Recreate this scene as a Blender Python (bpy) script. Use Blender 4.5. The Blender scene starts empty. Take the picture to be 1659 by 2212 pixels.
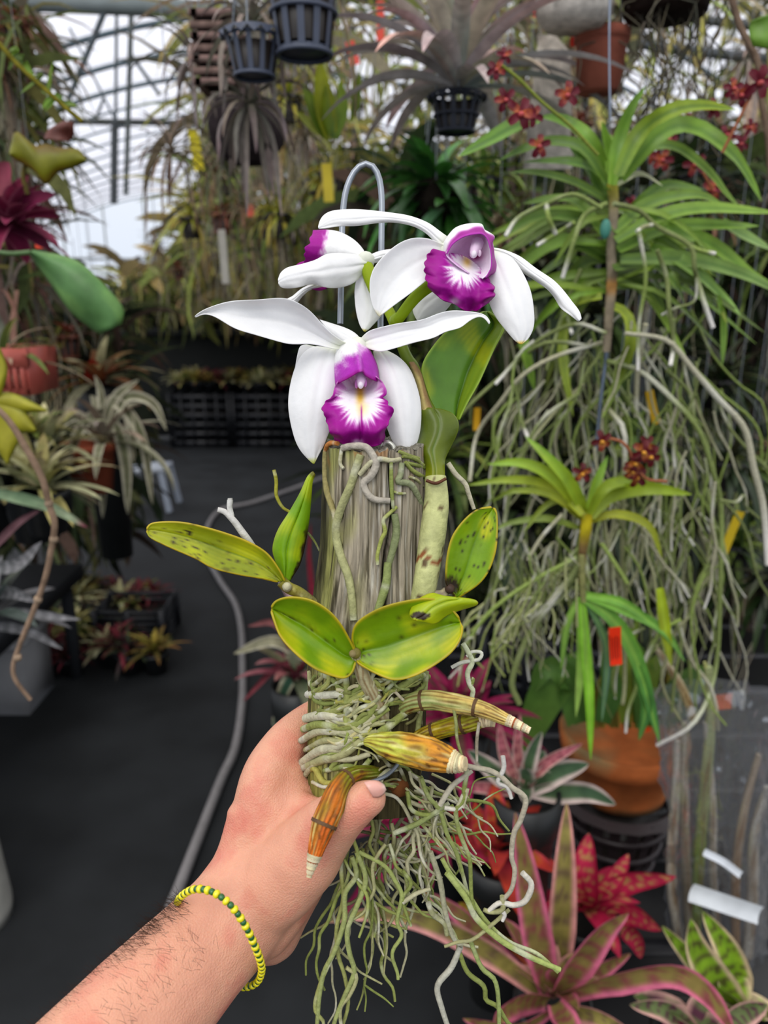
import bpy, math, random
from mathutils import Vector as V, Matrix, noise
random.seed(7)
R = random.random
def U(a, b): return a + (b - a) * random.random()
sc = bpy.context.scene
# ------------------------------------------------------------------ camera, world, exposure
F = 26 / 36 * 2212
PITCH = math.radians(16.3)
CAM = V((0, 0, 1.6))
FW = V((0, math.cos(PITCH), -math.sin(PITCH)))
UP = V((0, math.sin(PITCH), math.cos(PITCH)))
RX = V((1, 0, 0))
cam = bpy.data.cameras.new('camera'); co = bpy.data.objects.new('camera', cam)
sc.collection.objects.link(co); sc.camera = co
co.location = CAM; co.rotation_euler = (math.pi / 2 - PITCH, 0, 0)
cam.sensor_fit = 'VERTICAL'; cam.sensor_height = 36; cam.sensor_width = 27; cam.lens = 26
cam.clip_start = 0.02; cam.clip_end = 200
cam.dof.use_dof = True; cam.dof.focus_distance = 0.445; cam.dof.aperture_fstop = 6.9
w = bpy.data.worlds.new('sky'); sc.world = w; w.use_nodes = True
nt = w.node_tree; bg = nt.nodes['Background']
tc = nt.nodes.new('ShaderNodeTexCoord'); sx = nt.nodes.new('ShaderNodeSeparateXYZ'); cr = nt.nodes.new('ShaderNodeValToRGB')
nt.links.new(tc.outputs['Generated'], sx.inputs[0]); nt.links.new(sx.outputs['Z'], cr.inputs[0]); nt.links.new(cr.outputs[0], bg.inputs[0])
cr.color_ramp.elements[0].position = 0.0; cr.color_ramp.elements[0].color = (0.62, 0.68, 0.78, 1)
cr.color_ramp.elements[1].position = 0.6; cr.color_ramp.elements[1].color = (1, 1, 1.02, 1)
bg.inputs[1].default_value = 1.2
sun = bpy.data.lights.new('sun', 'SUN'); so = bpy.data.objects.new('sun', sun); sc.collection.objects.link(so)
sun.energy = 1.25; sun.angle = math.radians(35); sun.color = (1, 0.98, 0.95)
so.rotation_euler = (math.radians(38), math.radians(-14), 0); so.location = (0, -2, 6)
sc.view_settings.view_transform = 'Standard'; sc.view_settings.look = 'None'
sc.view_settings.gamma = 1; sc.view_settings.exposure = 0.05; sc.view_settings.use_curve_mapping = False
# ------------------------------------------------------------------ helpers
def P(px, py, d):
    return CAM + RX * ((px - 829.5) / F * d) + UP * ((1106 - py) / F * d) + FW * d
def Q(px, py, Y):
    r = RX * ((px - 829.5) / F) + UP * ((1106 - py) / F) + FW
    return CAM + r * (Y / r.y)
def G(px, py, z=0.0):
    r = RX * ((px - 829.5) / F) + UP * ((1106 - py) / F) + FW
    return CAM + r * ((z - CAM.z) / r.z)
def S(p): return (p - CAM).dot(FW) / F          # metres per pixel at p
def lin(c):
    o = []
    for k in c[:3]:
        k = max(0, k) / 255
        o.append(k / 12.92 if k <= 0.04045 else ((k + 0.055) / 1.055) ** 2.4)
    return o
def mixc(a, b, t):
    t = min(1, max(0, t)); return tuple(a[i] * (1 - t) + b[i] * t for i in range(3))
def ss(a, b, x):
    t = min(1, max(0, (x - a) / (b - a))); return t * t * (3 - 2 * t)
def nz(x, y, z=0): return noise.noise(V((x, y, z)))
def vary(c, a):
    k = 1 + U(-a, a); return (c[0] * k * (1 + U(-a, a) * .3), c[1] * k, c[2] * k * (1 + U(-a, a) * .3))
def rs(pts, n):
    """n+1 points on a Catmull-Rom curve through pts, even by length"""
    pts = [V(p) for p in pts]
    if len(pts) == 2: return [pts[0].lerp(pts[1], i / n) for i in range(n + 1)]
    e = [pts[0] * 2 - pts[1]] + pts + [pts[-1] * 2 - pts[-2]]
    d = []
    for i in range(1, len(e) - 2):
        a, b, c_, f = e[i - 1], e[i], e[i + 1], e[i + 2]
        for k in range(8):
            t = k / 8
            d.append(0.5 * ((2 * b) + (c_ - a) * t + (2 * a - 5 * b + 4 * c_ - f) * t * t + (3 * b - a - 3 * c_ + f) * t ** 3))
    d.append(pts[-1])
    L = [0]
    for i in range(1, len(d)): L.append(L[-1] + (d[i] - d[i - 1]).length)
    out = []; j = 0
    for i in range(n + 1):
        t = L[-1] * i / n
        while j < len(d) - 2 and L[j + 1] < t: j += 1
        s = L[j + 1] - L[j]
        out.append(d[j].lerp(d[j + 1], (t - L[j]) / s if s > 1e-12 else 0))
    return out
def ev(a, t):
    """value list a sampled at t in 0..1"""
    if not isinstance(a, (list, tuple)): return a
    x = t * (len(a) - 1); i = min(int(x), len(a) - 2); return a[i] + (a[i + 1] - a[i]) * (x - i)
BASE = {}
class MB:
    def __init__(s): s.v = []; s.f = []; s.c = []
    def grid(s, rows, cf, close=False):
        b = len(s.v); n = len(rows); m = len(rows[0])
        for i, r in enumerate(rows):
            for j, p in enumerate(r):
                s.v.append(tuple(p)); s.c.append(cf(i / (n - 1), j / (m - (0 if close else 1)), p) if callable(cf) else cf)
        for i in range(n - 1):
            for j in range(m if close else m - 1):
                k = (j + 1) % m
                s.f.append((b + i * m + j, b + i * m + k, b + (i + 1) * m + k, b + (i + 1) * m + j))
        return b
    def cap(s, ring, col, flip=False):
        b = len(s.v); c = sum((V(p) for p in ring), V((0, 0, 0))) / len(ring)
        for p in ring: s.v.append(tuple(p)); s.c.append(col)
        s.v.append(tuple(c)); s.c.append(col)
        m = len(ring)
        for j in range(m): s.f.append((b + j, b + (j + 1) % m, b + m))
    def tube(s, pts, r, col, n=6, seg=None, sq=1.0, hint=None, rib=None):
        pts = rs(pts, seg or max(4, len(pts) * 4))
        N = len(pts) - 1; u = None; rows = []
        for i, p in enumerate(pts):
            t = (pts[min(i + 1, N)] - pts[max(i - 1, 0)])
            if t.length < 1e-9: t = V((0, 0, 1))
            t.normalize()
            if u is None:
                u = (hint or (V((0, 0, 1)) if abs(t.z) < .9 else V((0, 1, 0)))).copy()
            u = u - t * u.dot(t)
            if u.length < 1e-6: u = t.orthogonal()
            u.normalize(); q = t.cross(u); rr = ev(r, i / N)
            rows.append([p + (u * math.cos(2 * math.pi * j / n) * sq + q * math.sin(2 * math.pi * j / n)) * rr * ((1 + rib[1] * math.cos(rib[0] * 2 * math.pi * j / n) + rib[1] * 1.2 * nz(j * .5, i * .22)) if rib else 1) for j in range(n)])
        s.grid(rows, col, True)
        c0 = col(0, 0, pts[0]) if callable(col) else col; c1 = col(1, 0, pts[-1]) if callable(col) else col
        s.cap(rows[0], c0); s.cap(rows[-1], c1)
    def strap(s, pts, w, col, n=10, m=4, cup=.25, face=None, shape=None, wav=0):
        """arching leaf blade: pts centre line (world), w half width in metres"""
        pts = rs(pts, n); N = n; rows = []; ph = U(0, 9)
        for i, p in enumerate(pts):
            t = (pts[min(i + 1, N)] - pts[max(i - 1, 0)]).normalized()
            f = face or V((0, 0, 1))
            q = t.cross(f)
            if q.length < .15: q = t.cross(V((.3, -1, .2)))
            q.normalize(); nn = q.cross(t); x = i / N
            k = shape(x) if shape else min(1, .62 + x * 1.2) * (1 - x ** 3.2) ** .8 + .03
            row = []
            for j in range(m + 1):
                a = 2 * j / m - 1
                row.append(p + q * (a * w * k) + nn * (a * a * w * k * cup + wav * math.sin(x * 14 + ph + a) * w * abs(a)))
            rows.append(row)
        s.grid(rows, col)
    def ball(s, c, r, col, n=8, m=6, ax=None):
        c = V(c); r = r if isinstance(r, (tuple, list)) else (r, r, r)
        rows = [[c + V((r[0] * math.sin(a) * math.cos(b), r[1] * math.sin(a) * math.sin(b), r[2] * math.cos(a)))
                 for b in [2 * math.pi * j / n for j in range(n)]] for a in [math.pi * i / m for i in range(m + 1)]]
        s.grid(rows, col, True)
    def box(s, c, h, col, rot=0):
        b = len(s.v); cr_, sr = math.cos(rot), math.sin(rot)
        for x in (-1, 1):
            for y in (-1, 1):
                for z in (-1, 1):
                    X, Y = x * h[0], y * h[1]
                    s.v.append((c[0] + X * cr_ - Y * sr, c[1] + X * sr + Y * cr_, c[2] + z * h[2])); s.c.append(col)
        for f in ((0, 1, 3, 2), (4, 6, 7, 5), (0, 4, 5, 1), (2, 3, 7, 6), (0, 2, 6, 4), (1, 5, 7, 3)): s.f.append(tuple(b + k for k in f))
    def lathe(s, c, prof, col, n=24):
        c = V(c)
        s.grid([[c + V((r * math.cos(2 * math.pi * j / n), r * math.sin(2 * math.pi * j / n), z)) for j in range(n)] for r, z in prof], col, True)
    def build(s, name, mat, parent=None, flat=False, thick=0, sub=0, clamp=True):
        me = bpy.data.meshes.new(name); off = BASE.get(parent.name, V((0, 0, 0))) if parent else V((0, 0, 0))
        me.from_pydata([(x - off.x, y - off.y, z - off.z) for x, y, z in s.v], [], s.f)
        a = me.color_attributes.new('Col', 'FLOAT_COLOR', 'POINT')
        fl = []
        for c in s.c: fl += lin(c) + [1]
        a.data.foreach_set('color', fl)
        if not flat: me.polygons.foreach_set('use_smooth', [True] * len(me.polygons))
        me.materials.append(mat)
        o = bpy.data.objects.new(name, me); sc.collection.objects.link(o)
        if parent: o.parent = parent; BASE[o.name] = off
        if thick:
            m = o.modifiers.new('thickness', 'SOLIDIFY'); m.thickness = thick; m.offset = 0
        if sub:
            m = o.modifiers.new('smooth', 'SUBSURF'); m.levels = sub; m.render_levels = sub
        me.validate(); me.update()
        return o
def tag(o, label, cat, group=None, kind=None):
    if label: o['label'] = label
    if cat: o['category'] = cat
    if group: o['group'] = group
    if kind: o['kind'] = kind
    return o
def thing(name, label, cat, loc=(0, 0, 0), group=None):
    o = bpy.data.objects.new(name, None); sc.collection.objects.link(o); o.location = loc
    o.empty_display_size = .05; BASE[o.name] = V(loc); tag(o, label, cat, group); return o
def copy_tree(o, loc, rz=0, scale=1, label=None):
    c = o.copy(); sc.collection.objects.link(c); c.location = loc; c.rotation_euler = (0, 0, rz); c.scale = (scale,) * 3
    if label: c['label'] = label
    for ch in list(o.children):
        k = ch.copy(); sc.collection.objects.link(k); k.parent = c
        for g in list(ch.children):
            g2 = g.copy(); sc.collection.objects.link(g2); g2.parent = k
    return c
# ------------------------------------------------------------------ materials
MATS = {}
def mat(name, rough=.5, spec=.5, trans=0, nscale=60, namt=.15, bump=0, bscale=200, sss=0, stretch=(1, 1, 1), coat=0, metal=0, const=None, rot=0):
    if name in MATS: return MATS[name]
    m = bpy.data.materials.new(name); m.use_nodes = True; t = m.node_tree; N = t.nodes; L = t.links
    b = N['Principled BSDF']; out = N['Material Output']
    at = N.new('ShaderNodeAttribute'); at.attribute_name = 'Col'
    co_ = N.new('ShaderNodeTexCoord'); mp = N.new('ShaderNodeMapping'); mp.inputs['Scale'].default_value = stretch
    if rot:
        m0 = N.new('ShaderNodeMapping'); m0.inputs['Rotation'].default_value = (rot, 0, 0); L.new(co_.outputs['Object'], m0.inputs[0]); L.new(m0.outputs[0], mp.inputs[0])
    else: L.new(co_.outputs['Object'], mp.inputs[0])
    n = N.new('ShaderNodeTexNoise'); n.inputs['Scale'].default_value = nscale; n.inputs['Detail'].default_value = 4
    L.new(mp.outputs[0], n.inputs['Vector'])
    mr = N.new('ShaderNodeMapRange'); mr.inputs[1].default_value = .3; mr.inputs[2].default_value = .7
    mr.inputs[3].default_value = 1 - namt; mr.inputs[4].default_value = 1 + namt * .6
    L.new(n.outputs['Fac'], mr.inputs[0])
    mx = N.new('ShaderNodeVectorMath'); mx.operation = 'SCALE'
    if const: mx.inputs[0].default_value = lin(const)
    else: L.new(at.outputs['Color'], mx.inputs[0])
    L.new(mr.outputs[0], mx.inputs['Scale']); L.new(mx.outputs[0], b.inputs['Base Color'])
    b.inputs['Roughness'].default_value = rough; b.inputs['Specular IOR Level'].default_value = spec
    b.inputs['Metallic'].default_value = metal
    if coat: b.inputs['Coat Weight'].default_value = coat; b.inputs['Coat Roughness'].default_value = .3
    if sss:
        b.inputs['Subsurface Weight'].default_value = sss; b.inputs['Subsurface Radius'].default_value = (.006, .0025, .0015)
        b.inputs['Subsurface Scale'].default_value = 1
    if bump:
        n2 = N.new('ShaderNodeTexNoise'); n2.inputs['Scale'].default_value = bscale; n2.inputs['Detail'].default_value = 5
        L.new(mp.outputs[0], n2.inputs['Vector'])
        bp = N.new('ShaderNodeBump'); bp.inputs['Strength'].default_value = bump; bp.inputs['Distance'].default_value = .002
        L.new(n2.outputs['Fac'], bp.inputs['Height']); L.new(bp.outputs[0], b.inputs['Normal'])
    if trans:
        tr = N.new('ShaderNodeBsdfTranslucent'); ms = N.new('ShaderNodeMixShader'); ms.inputs[0].default_value = trans
        L.new(mx.outputs[0], tr.inputs[0]); L.new(b.outputs[0], ms.inputs[1]); L.new(tr.outputs[0], ms.inputs[2]); L.new(ms.outputs[0], out.inputs[0])
    MATS[name] = m; return m
PETAL = mat('petal', rough=.55, spec=.25, trans=.22, nscale=90, namt=.03, bump=.15, bscale=260)
LIP = mat('lip_petal', rough=.5, spec=.25, trans=.12, nscale=300, namt=.06, bump=.2, bscale=300)
LEAF = mat('glossy_leaf', rough=.38, spec=.4, trans=.12, nscale=70, namt=.16, bump=.12, bscale=240)
BLEAF = mat('strap_leaf', rough=.45, spec=.4, trans=.22, nscale=30, namt=.25)
GLEAF = mat('scurfy_leaf', rough=.8, spec=.15, trans=.12, nscale=40, namt=.3)
WOODM = mat('weathered_wood', rough=.9, spec=.1, nscale=10, namt=.6, bump=1.0, bscale=12, stretch=(42, 42, 2.2), rot=PITCH)
ROOT = mat('root_skin', rough=.75, spec=.2, nscale=260, namt=.22, bump=.5, bscale=420)
CANE = mat('dry_cane', rough=.6, spec=.3, nscale=160, namt=.25, bump=.6, bscale=200)
BARK = mat('bark', rough=.9, spec=.1, nscale=50, namt=.4, bump=.8, bscale=70)
SKIN = mat('skin', rough=.5, spec=.35, nscale=24, namt=.07, bump=.22, bscale=420, sss=.35)
NAIL = mat('fingernail', rough=.28, spec=.5, nscale=80, namt=.03, sss=.2)
HAIR = mat('body_hair', rough=.6, spec=.2, nscale=50, namt=.2)
BEAD = mat('glass_bead', rough=.22, spec=.6, nscale=80, namt=.05, coat=.4)
WIRE = mat('galvanised_wire', rough=.35, spec=.6, nscale=60, namt=.15, metal=.6)
PLAST = mat('plastic', rough=.45, spec=.4, nscale=20, namt=.15)
CLAY = mat('terracotta', rough=.85, spec=.15, nscale=14, namt=.35, bump=.3, bscale=120)
MATTE = mat('matte_paint', rough=.8, spec=.2, nscale=8, namt=.12)
FLOORM = mat('weed_mat', rough=.7, spec=.25, nscale=3, namt=.5, bump=.5, bscale=260)
CONC = mat('rough_mineral', rough=.95, spec=.1, nscale=50, namt=.4, bump=.8, bscale=90)
def film(name, transp, col, rough=.1, gloss=.3):
    m = bpy.data.materials.new(name); m.use_nodes = True; t = m.node_tree; N = t.nodes; L = t.links; N.remove(N['Principled BSDF'])
    out = N['Material Output']; a = N.new('ShaderNodeBsdfTransparent'); b = N.new('ShaderNodeBsdfTranslucent'); g = N.new('ShaderNodeBsdfGlossy')
    g.inputs['Roughness'].default_value = rough; b.inputs[0].default_value = (*lin(col), 1)
    m1 = N.new('ShaderNodeMixShader'); m2 = N.new('ShaderNodeMixShader'); m1.inputs[0].default_value = 1 - transp; m2.inputs[0].default_value = gloss
    L.new(a.outputs[0], m1.inputs[1]); L.new(b.outputs[0], m1.inputs[2]); L.new(m1.outputs[0], m2.inputs[1]); L.new(g.outputs[0], m2.inputs[2]); L.new(m2.outputs[0], out.inputs[0])
    return m
ROOF = film('roof_film', .5, (246, 246, 255), .3, .03); BAG = film('clear_bag', .86, (225, 230, 240), .07, .28)
# ------------------------------------------------------------------ setting
def struct(name, mb, m, **k):
    o = mb.build(name, m, **k); o['kind'] = 'structure'; return o
f = MB(); n_ = 40
f.grid([[V((-30 + 60 * i / n_, -6 + 46 * j / n_, 0)) for i in range(n_ + 1)] for j in range(n_ + 1)], (33, 35, 37))
struct('floor', f, FLOORM, flat=True)
YAW = math.radians(19.5); AX = V((-math.sin(YAW), math.cos(YAW), 0)); AR = V((math.cos(YAW), math.sin(YAW), 0))
def GH(x, y, z): return AR * x + AX * y + V((0, 0, z))
XC, WW, HH, ZE = 3.5, 6.0, 3.0, 1.8
def arch(a): return XC - WW * math.cos(a), ZE + HH * math.sin(a)
ribs = [4.4 + 1.25 * k for k in range(18)]
for k in range(len(ribs) - 1):
    mb = MB(); rows = []
    for i in range(9):
        t = i / 8; y = ribs[k] + 1.25 * t; bul = .16 * math.sin(math.pi * t); row = []
        for j in range(29):
            a = math.pi * (.02 + .96 * j / 28); x = XC - (WW + bul) * math.cos(a); z = ZE + (HH + bul) * math.sin(a); row.append(GH(x, y, z))
        rows.append(row)
    mb.grid(rows, (240, 240, 245)); struct('ceiling', mb, ROOF)
for k, y in enumerate(ribs):
    mb = MB(); mb.tube([GH(arch(math.pi * j / 24)[0], y, arch(math.pi * j / 24)[1] - .05) for j in range(25)], .03 if k < 7 else .018, (92, 106, 112), 6, 48)
    for x in (-2.5, 9.5): mb.tube([GH(x, y, 0), GH(x, y, ZE)], .03, (100, 110, 112))
    struct('trim_%d' % (k + 1), mb, MATTE)
tr = MB()
for a in (.12, .5):
    x, z = arch(math.pi * a); tr.tube([GH(x, 4.4, z - .09), GH(x, 25.6, z - .09)], .018, (110, 118, 120))
struct('trim_%d' % 30, tr, MATTE)
# truss braces, cables and posts seen in the roof gap at the left
tr = MB()
def line(mb, x0, y0, x1, y1, Y, r, c=(96, 104, 108)):
    mb.tube([Q(x0, y0, Y), Q(x1, y1, Y)], r, c, 6, 4)
line(tr, 0, -10, 60, 10, 6, .05, (70, 72, 70)); line(tr, -60, 0, 520, 24, 6, .06, (128, 136, 134)); line(tr, 232, 10, 148, 214, 6, .022)
line(tr, 252, 12, 250, 262, 6.2, .012); line(tr, 284, 14, 272, 420, 6.4, .02, (100, 106, 104)); line(tr, 284, 120, 345, 205, 7, .016)
line(tr, 150, 262, 420, 266, 6.6, .025, (96, 98, 96)); line(tr, 248, 262, 246, 440, 6.6, .03, (90, 94, 96)); line(tr, 225, 210, 205, 262, 6.6, .012)
line(tr, 150, 60, 250, 262, 8, .012); line(tr, 1340, 90, 1659, 130, 5, .03, (96, 100, 104)); line(tr, 1000, -20, 1659, 60, 5.4, .03, (90, 92, 92))
struct('trim_31', tr, MATTE)
wl = MB(); wl.box(GH(3.5, 26, .9), (6, .05, .9), (46, 50, 46), YAW)
for k in range(11): wl.box(GH(-2.4 + 1.2 * k, 25.9, 2.3), (.03, .04, 2.3), (150, 155, 155), YAW)
wl.box(GH(3.5, 25.9, 2.7), (6, .03, .04), (150, 155, 155), YAW)
struct('wall_back', wl, MATTE)
wl = MB(); wl.box((4.2, 9.3, .85), (4.2, .03, .85), (34, 38, 34)); struct('dark_backdrop', wl, MATTE)  # added dark panel, keeps horizon light from showing low behind the plants
# ================================================================== THE HELD ORCHID
D0 = .445
def patch(mb, L, Rr, dep, col, n=26, m=12, front=None):
    L = rs([V((a, b, 0)) for a, b in L], n); Rr = rs([V((a, b, 0)) for a, b in Rr], n); rows = []
    px = []
    for i in range(n + 1):
        row = []
        for j in range(m + 1):
            s = j / m; q = L[i].lerp(Rr[i], s); row.append(P(q.x, q.y, dep(i / n, s) if callable(dep) else dep)); px.append(q)
        rows.append(row)
    b = mb.grid(rows, (0, 0, 0))
    for k, q in enumerate(px):
        i, j = divmod(k, m + 1); mb.c[b + k] = col(i / n, j / m, q.x, q.y) if callable(col) else col
def coons(mb, top, bot, lef, rig, dep, col, n=60, m=60):
    z = lambda a, k: rs([V((x, y, 0)) for x, y in a], k)
    T, B, L, Rr = z(top, m), z(bot, m), z(lef, n), z(rig, n); rows = []; px = []
    for i in range(n + 1):
        row = []; t = i / n
        for j in range(m + 1):
            s = j / m
            q = T[j] * (1 - t) + B[j] * t + L[i] * (1 - s) + Rr[i] * s - (T[0] * (1 - t) * (1 - s) + T[m] * (1 - t) * s + B[0] * t * (1 - s) + B[m] * t * s)
            row.append(P(q.x, q.y, dep(t, s, q.x, q.y))); px.append(q)
        rows.append(row)
    b = mb.grid(rows, (0, 0, 0))
    for k, q in enumerate(px): mb.c[b + k] = col(q.x, q.y, (k // (m + 1)) / n, (k % (m + 1)) / m)
WH = (249, 248, 247)
def petal(name, L, Rr, parent, d0, d1, cup=.006, mid=.5, rib=.0012, tip=None, wave=0, n=30, m=16, bend=0, label=None, extra=None):
    mb = MB(); ph = U(0, 9)
    def dep(t, s):
        a = (s - mid) / max(mid, 1 - mid)
        return d0 + (d1 - d0) * t + bend * math.sin(math.pi * t) + cup * a * a * math.sin(math.pi * min(1, t * .9 + .1)) ** .7 + rib * math.exp(-((s - mid) / .05) ** 2) * (1 - t) \
            + wave * math.sin(t * 22 + ph) * abs(a) ** 3 + .0006 * nz(t * 5, s * 6, ph)
    def col(t, s, x, y):
        c = WH; v = .5 + .5 * math.sin(s * 70 + nz(t * 3, s * 9) * 3); c = mixc(c, (236, 237, 240), .35 * v * (1 - .3 * t))
        c = mixc(c, (232, 238, 205), .5 * (1 - ss(0, .12, t)))
        if tip: c = mixc(c, tip, ss(.93, 1, t))
        if nz(x * .6, y * .6, 3) > .72: c = mixc(c, (170, 170, 180), .4)
        return c
    patch(mb, L, Rr, dep, col, n, m)
    if extra: patch(mb, *extra, col, 14, 6)
    o = mb.build(name, PETAL, parent, thick=.0007, sub=1)
    return o
orchid = thing('orchid', 'potless orchid with white petals and magenta lips growing on the hand-held grey wooden post', 'orchid', P(800, 1500, .45))
PUR = (160, 8, 142); PUR2 = (186, 44, 186); MAG = (140, 0, 116)
def flower(label):
    mb = MB(); return mb
# ---- flower A, lowest, facing the camera
hub = MB(); hub.ball(P(772, 752, .449), .007, (238, 240, 225)); hub.tube([P(772, 752, .45), P(800, 745, .47), P(850, 730, .478), P(872, 745, .474)], [.004, .0035, .003, .003], (150, 170, 50), 8)
fa = hub.build('flower', PETAL, orchid); fa['label'] = 'lowest flower, facing the camera above the post top'
petal('petal', [(735, 754), (718, 753), (676, 744), (633, 744), (612, 741), (549, 723), (506, 709), (464, 684), (440, 678), (422, 686)],
      [(752, 742), (740, 737), (718, 722), (697, 701), (671, 672), (639, 651), (607, 643), (559, 647), (495, 651), (442, 669), (420, 684)], fa, .447, .425, cup=-.008, mid=.45, wave=.0012, bend=-.006)
petal('petal', [(793, 752), (819, 760), (851, 753), (899, 739), (936, 730), (962, 717), (994, 708), (1015, 692), (1037, 683), (1050, 690), (1057, 701)],
      [(775, 736), (787, 722), (803, 712), (856, 699), (909, 691), (946, 677), (973, 671), (1005, 672), (1037, 677), (1052, 684), (1059, 698)], fa, .447, .428, cup=-.006, mid=.6, wave=.0014, bend=-.004)
petal('sepal', [(768, 752), (740, 738), (715, 722), (690, 690)], [(786, 742), (770, 722), (745, 708), (700, 694)], fa, .45, .485, cup=.004)
petal('sepal', [(706, 752), (680, 748), (655, 762), (636, 796), (624, 845), (623, 888), (634, 941), (648, 972), (668, 994), (677, 1002)],
      [(726, 752), (740, 790), (738, 840), (728, 900), (711, 934), (701, 960), (689, 982), (679, 1002)], fa, .451, .446, cup=.008, mid=.55, tip=(188, 196, 60), bend=-.008,
      extra=([(662, 744), (648, 748), (641, 772), (636, 802)], [(690, 750), (668, 760), (650, 785), (640, 806)], .457))
petal('sepal', [(806, 758), (812, 800), (820, 860), (835, 922), (848, 953), (860, 977), (870, 999)],
      [(835, 757), (860, 770), (884, 794), (899, 828), (909, 869), (910, 912), (904, 948), (892, 977), (880, 990), (872, 1000)], fa, .451, .446, cup=.008, mid=.5, tip=(188, 190, 90), bend=-.008)
def lipA_col(x, y, t, s):
    dx, dy = x - 779, y - 866
    r = math.hypot(dx / 60, dy / (54 if dy > 0 else 64)); a = math.atan2(dy, dx)
    st = nz(a * 9, 3.1, r * .6) * .28 + nz(a * 24, 7, r) * .14
    p = ss(.62, 1.12, r + st)
    c = mixc((248, 240, 248), PUR, p); c = mixc(c, MAG, ss(1.1, 1.7, r) * .7)
    e = min(s, 1 - s)
    if y < 875: c = mixc(c, PUR, 1 - ss(.025, .075, e)); c = mixc(c, (226, 190, 222), .55 * (1 - ss(830, 862, y)))
    k = math.exp(-((x - 778) / 8.5) ** 2); c = mixc(c, (238, 190, 70), k * ss(826, 838, y) * (1 - ss(856, 892, y)))
    c = mixc(c, (245, 228, 150), .7 * math.exp(-((x - 778 - 9 * math.sin(y * .01)) / 14) ** 2) * ss(866, 880, y) * (1 - ss(885, 912, y)))
    c = mixc(c, PUR, .9 * math.exp(-((x - 781) / 2.2) ** 2) * ss(868, 890, y))
    c = mixc(c, (245, 225, 245), .95 * ss(943, 955, y + 4 * nz(x * .15, 1)) * math.exp(-((x - 773) / 13) ** 4))
    c = mixc(c, (110, 8, 70), math.exp(-(((x - 776) / 12) ** 2 + ((y - 829) / 6) ** 2)))
    return c
mb = MB()
coons(mb, [(727, 828), (748, 806), (780, 792), (802, 806), (818, 818)],
      [(730, 955), (738, 958), (745, 960), (753, 963), (761, 961), (772, 957), (783, 961), (794, 965), (805, 965), (819, 961), (828, 952)],
      [(727, 828), (721, 843), (719, 853), (716, 858), (712, 863), (704, 866), (700, 874), (694, 883), (699, 889), (700, 897), (704, 903), (704, 911), (708, 917), (710, 926), (713, 936), (721, 943), (723, 951), (730, 955)],
      [(818, 818), (828, 828), (834, 840), (834, 852), (827, 859), (838, 867), (838, 875), (846, 879), (851, 886), (848, 894), (845, 901), (841, 907), (839, 917), (831, 931), (832, 943), (828, 952)],
      lambda t, s, x, y: .442 + .012 * math.exp(-(((x - 778) / 26) ** 2 + ((y - 832) / 22) ** 2)) - .016 * ss(.15, .8, t) - .007 * (abs(2 * s - 1)) ** 2 * (1 - ss(.3, .7, t)) + .009 * ss(.8, 1, t)
      + .0035 * math.sin(s * 19 + t * 2) * ss(.35, 1, t) * abs(2 * s - 1) + .0022 * math.sin(t * 22) * abs(2 * s - 1) ** 3 + .003 * math.exp(-((x - 780) / 5) ** 2) * ss(.3, .9, t), lipA_col, 76, 76)
lip = mb.build('lip', LIP, fa, thick=.0006); lip['label'] = 'magenta frilled lip with white and yellow throat'
def hoodA_col(x, y, t, s):
    ln = 790 - (x - 722) * .62; k = ss(-16, 26, y - ln + 18 * nz(x * .06, y * .06, 5) + 9 * nz(x * .4, y * .3, 2))
    c = mixc(WH, PUR2, k); c = mixc(c, PUR, ss(.9, .985, t) + .6 * ss(.93, 1, s)); c = mixc(c, (222, 150, 222), .5 * math.exp(-((x - 776 - (y - 760) * .08) / 2.5) ** 2))
    return mixc(c, WH, (1 - ss(0, .05, t)) * .9)
mb = MB()
coons(mb, [(742, 737), (757, 731), (774, 731)], [(725, 835), (736, 826), (748, 820), (760, 813), (772, 806), (783, 803), (790, 812), (806, 821), (820, 826)],
      [(742, 737), (730, 752), (723, 772), (722, 792), (723, 815), (725, 835)], [(774, 731), (793, 748), (807, 772), (815, 792), (818, 812), (820, 826)],
      lambda t, s, x, y: .446 - .020 * math.sin(math.pi * min(1, max(0, s))) ** .6 * (.35 + .65 * ss(0, .5, t)) + .006 * (1 - t) - .0025 * math.exp(-((s - .55) / .06) ** 2), hoodA_col, 50, 50)
o = mb.build('lip_hood', LIP, fa, thick=.0006); o['label'] = 'rolled upper lobe of the lip, white shading to magenta'
mb = MB(); mb.tube([P(781, 800, .438), P(780, 817, .434), P(779, 834, .431)], [.0035, .0032, .0018], (240, 205, 236), 8)
mb.ball(P(779, 832, .430), (.0016, .0015, .0022), (250, 238, 248)); mb.ball(P(770, 829, .434), (.0011, .001, .0028), (200, 120, 190)); mb.ball(P(789, 826, .434), (.0011, .001, .0028), (200, 120, 190))
mb.build('column', LIP, fa)
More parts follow.
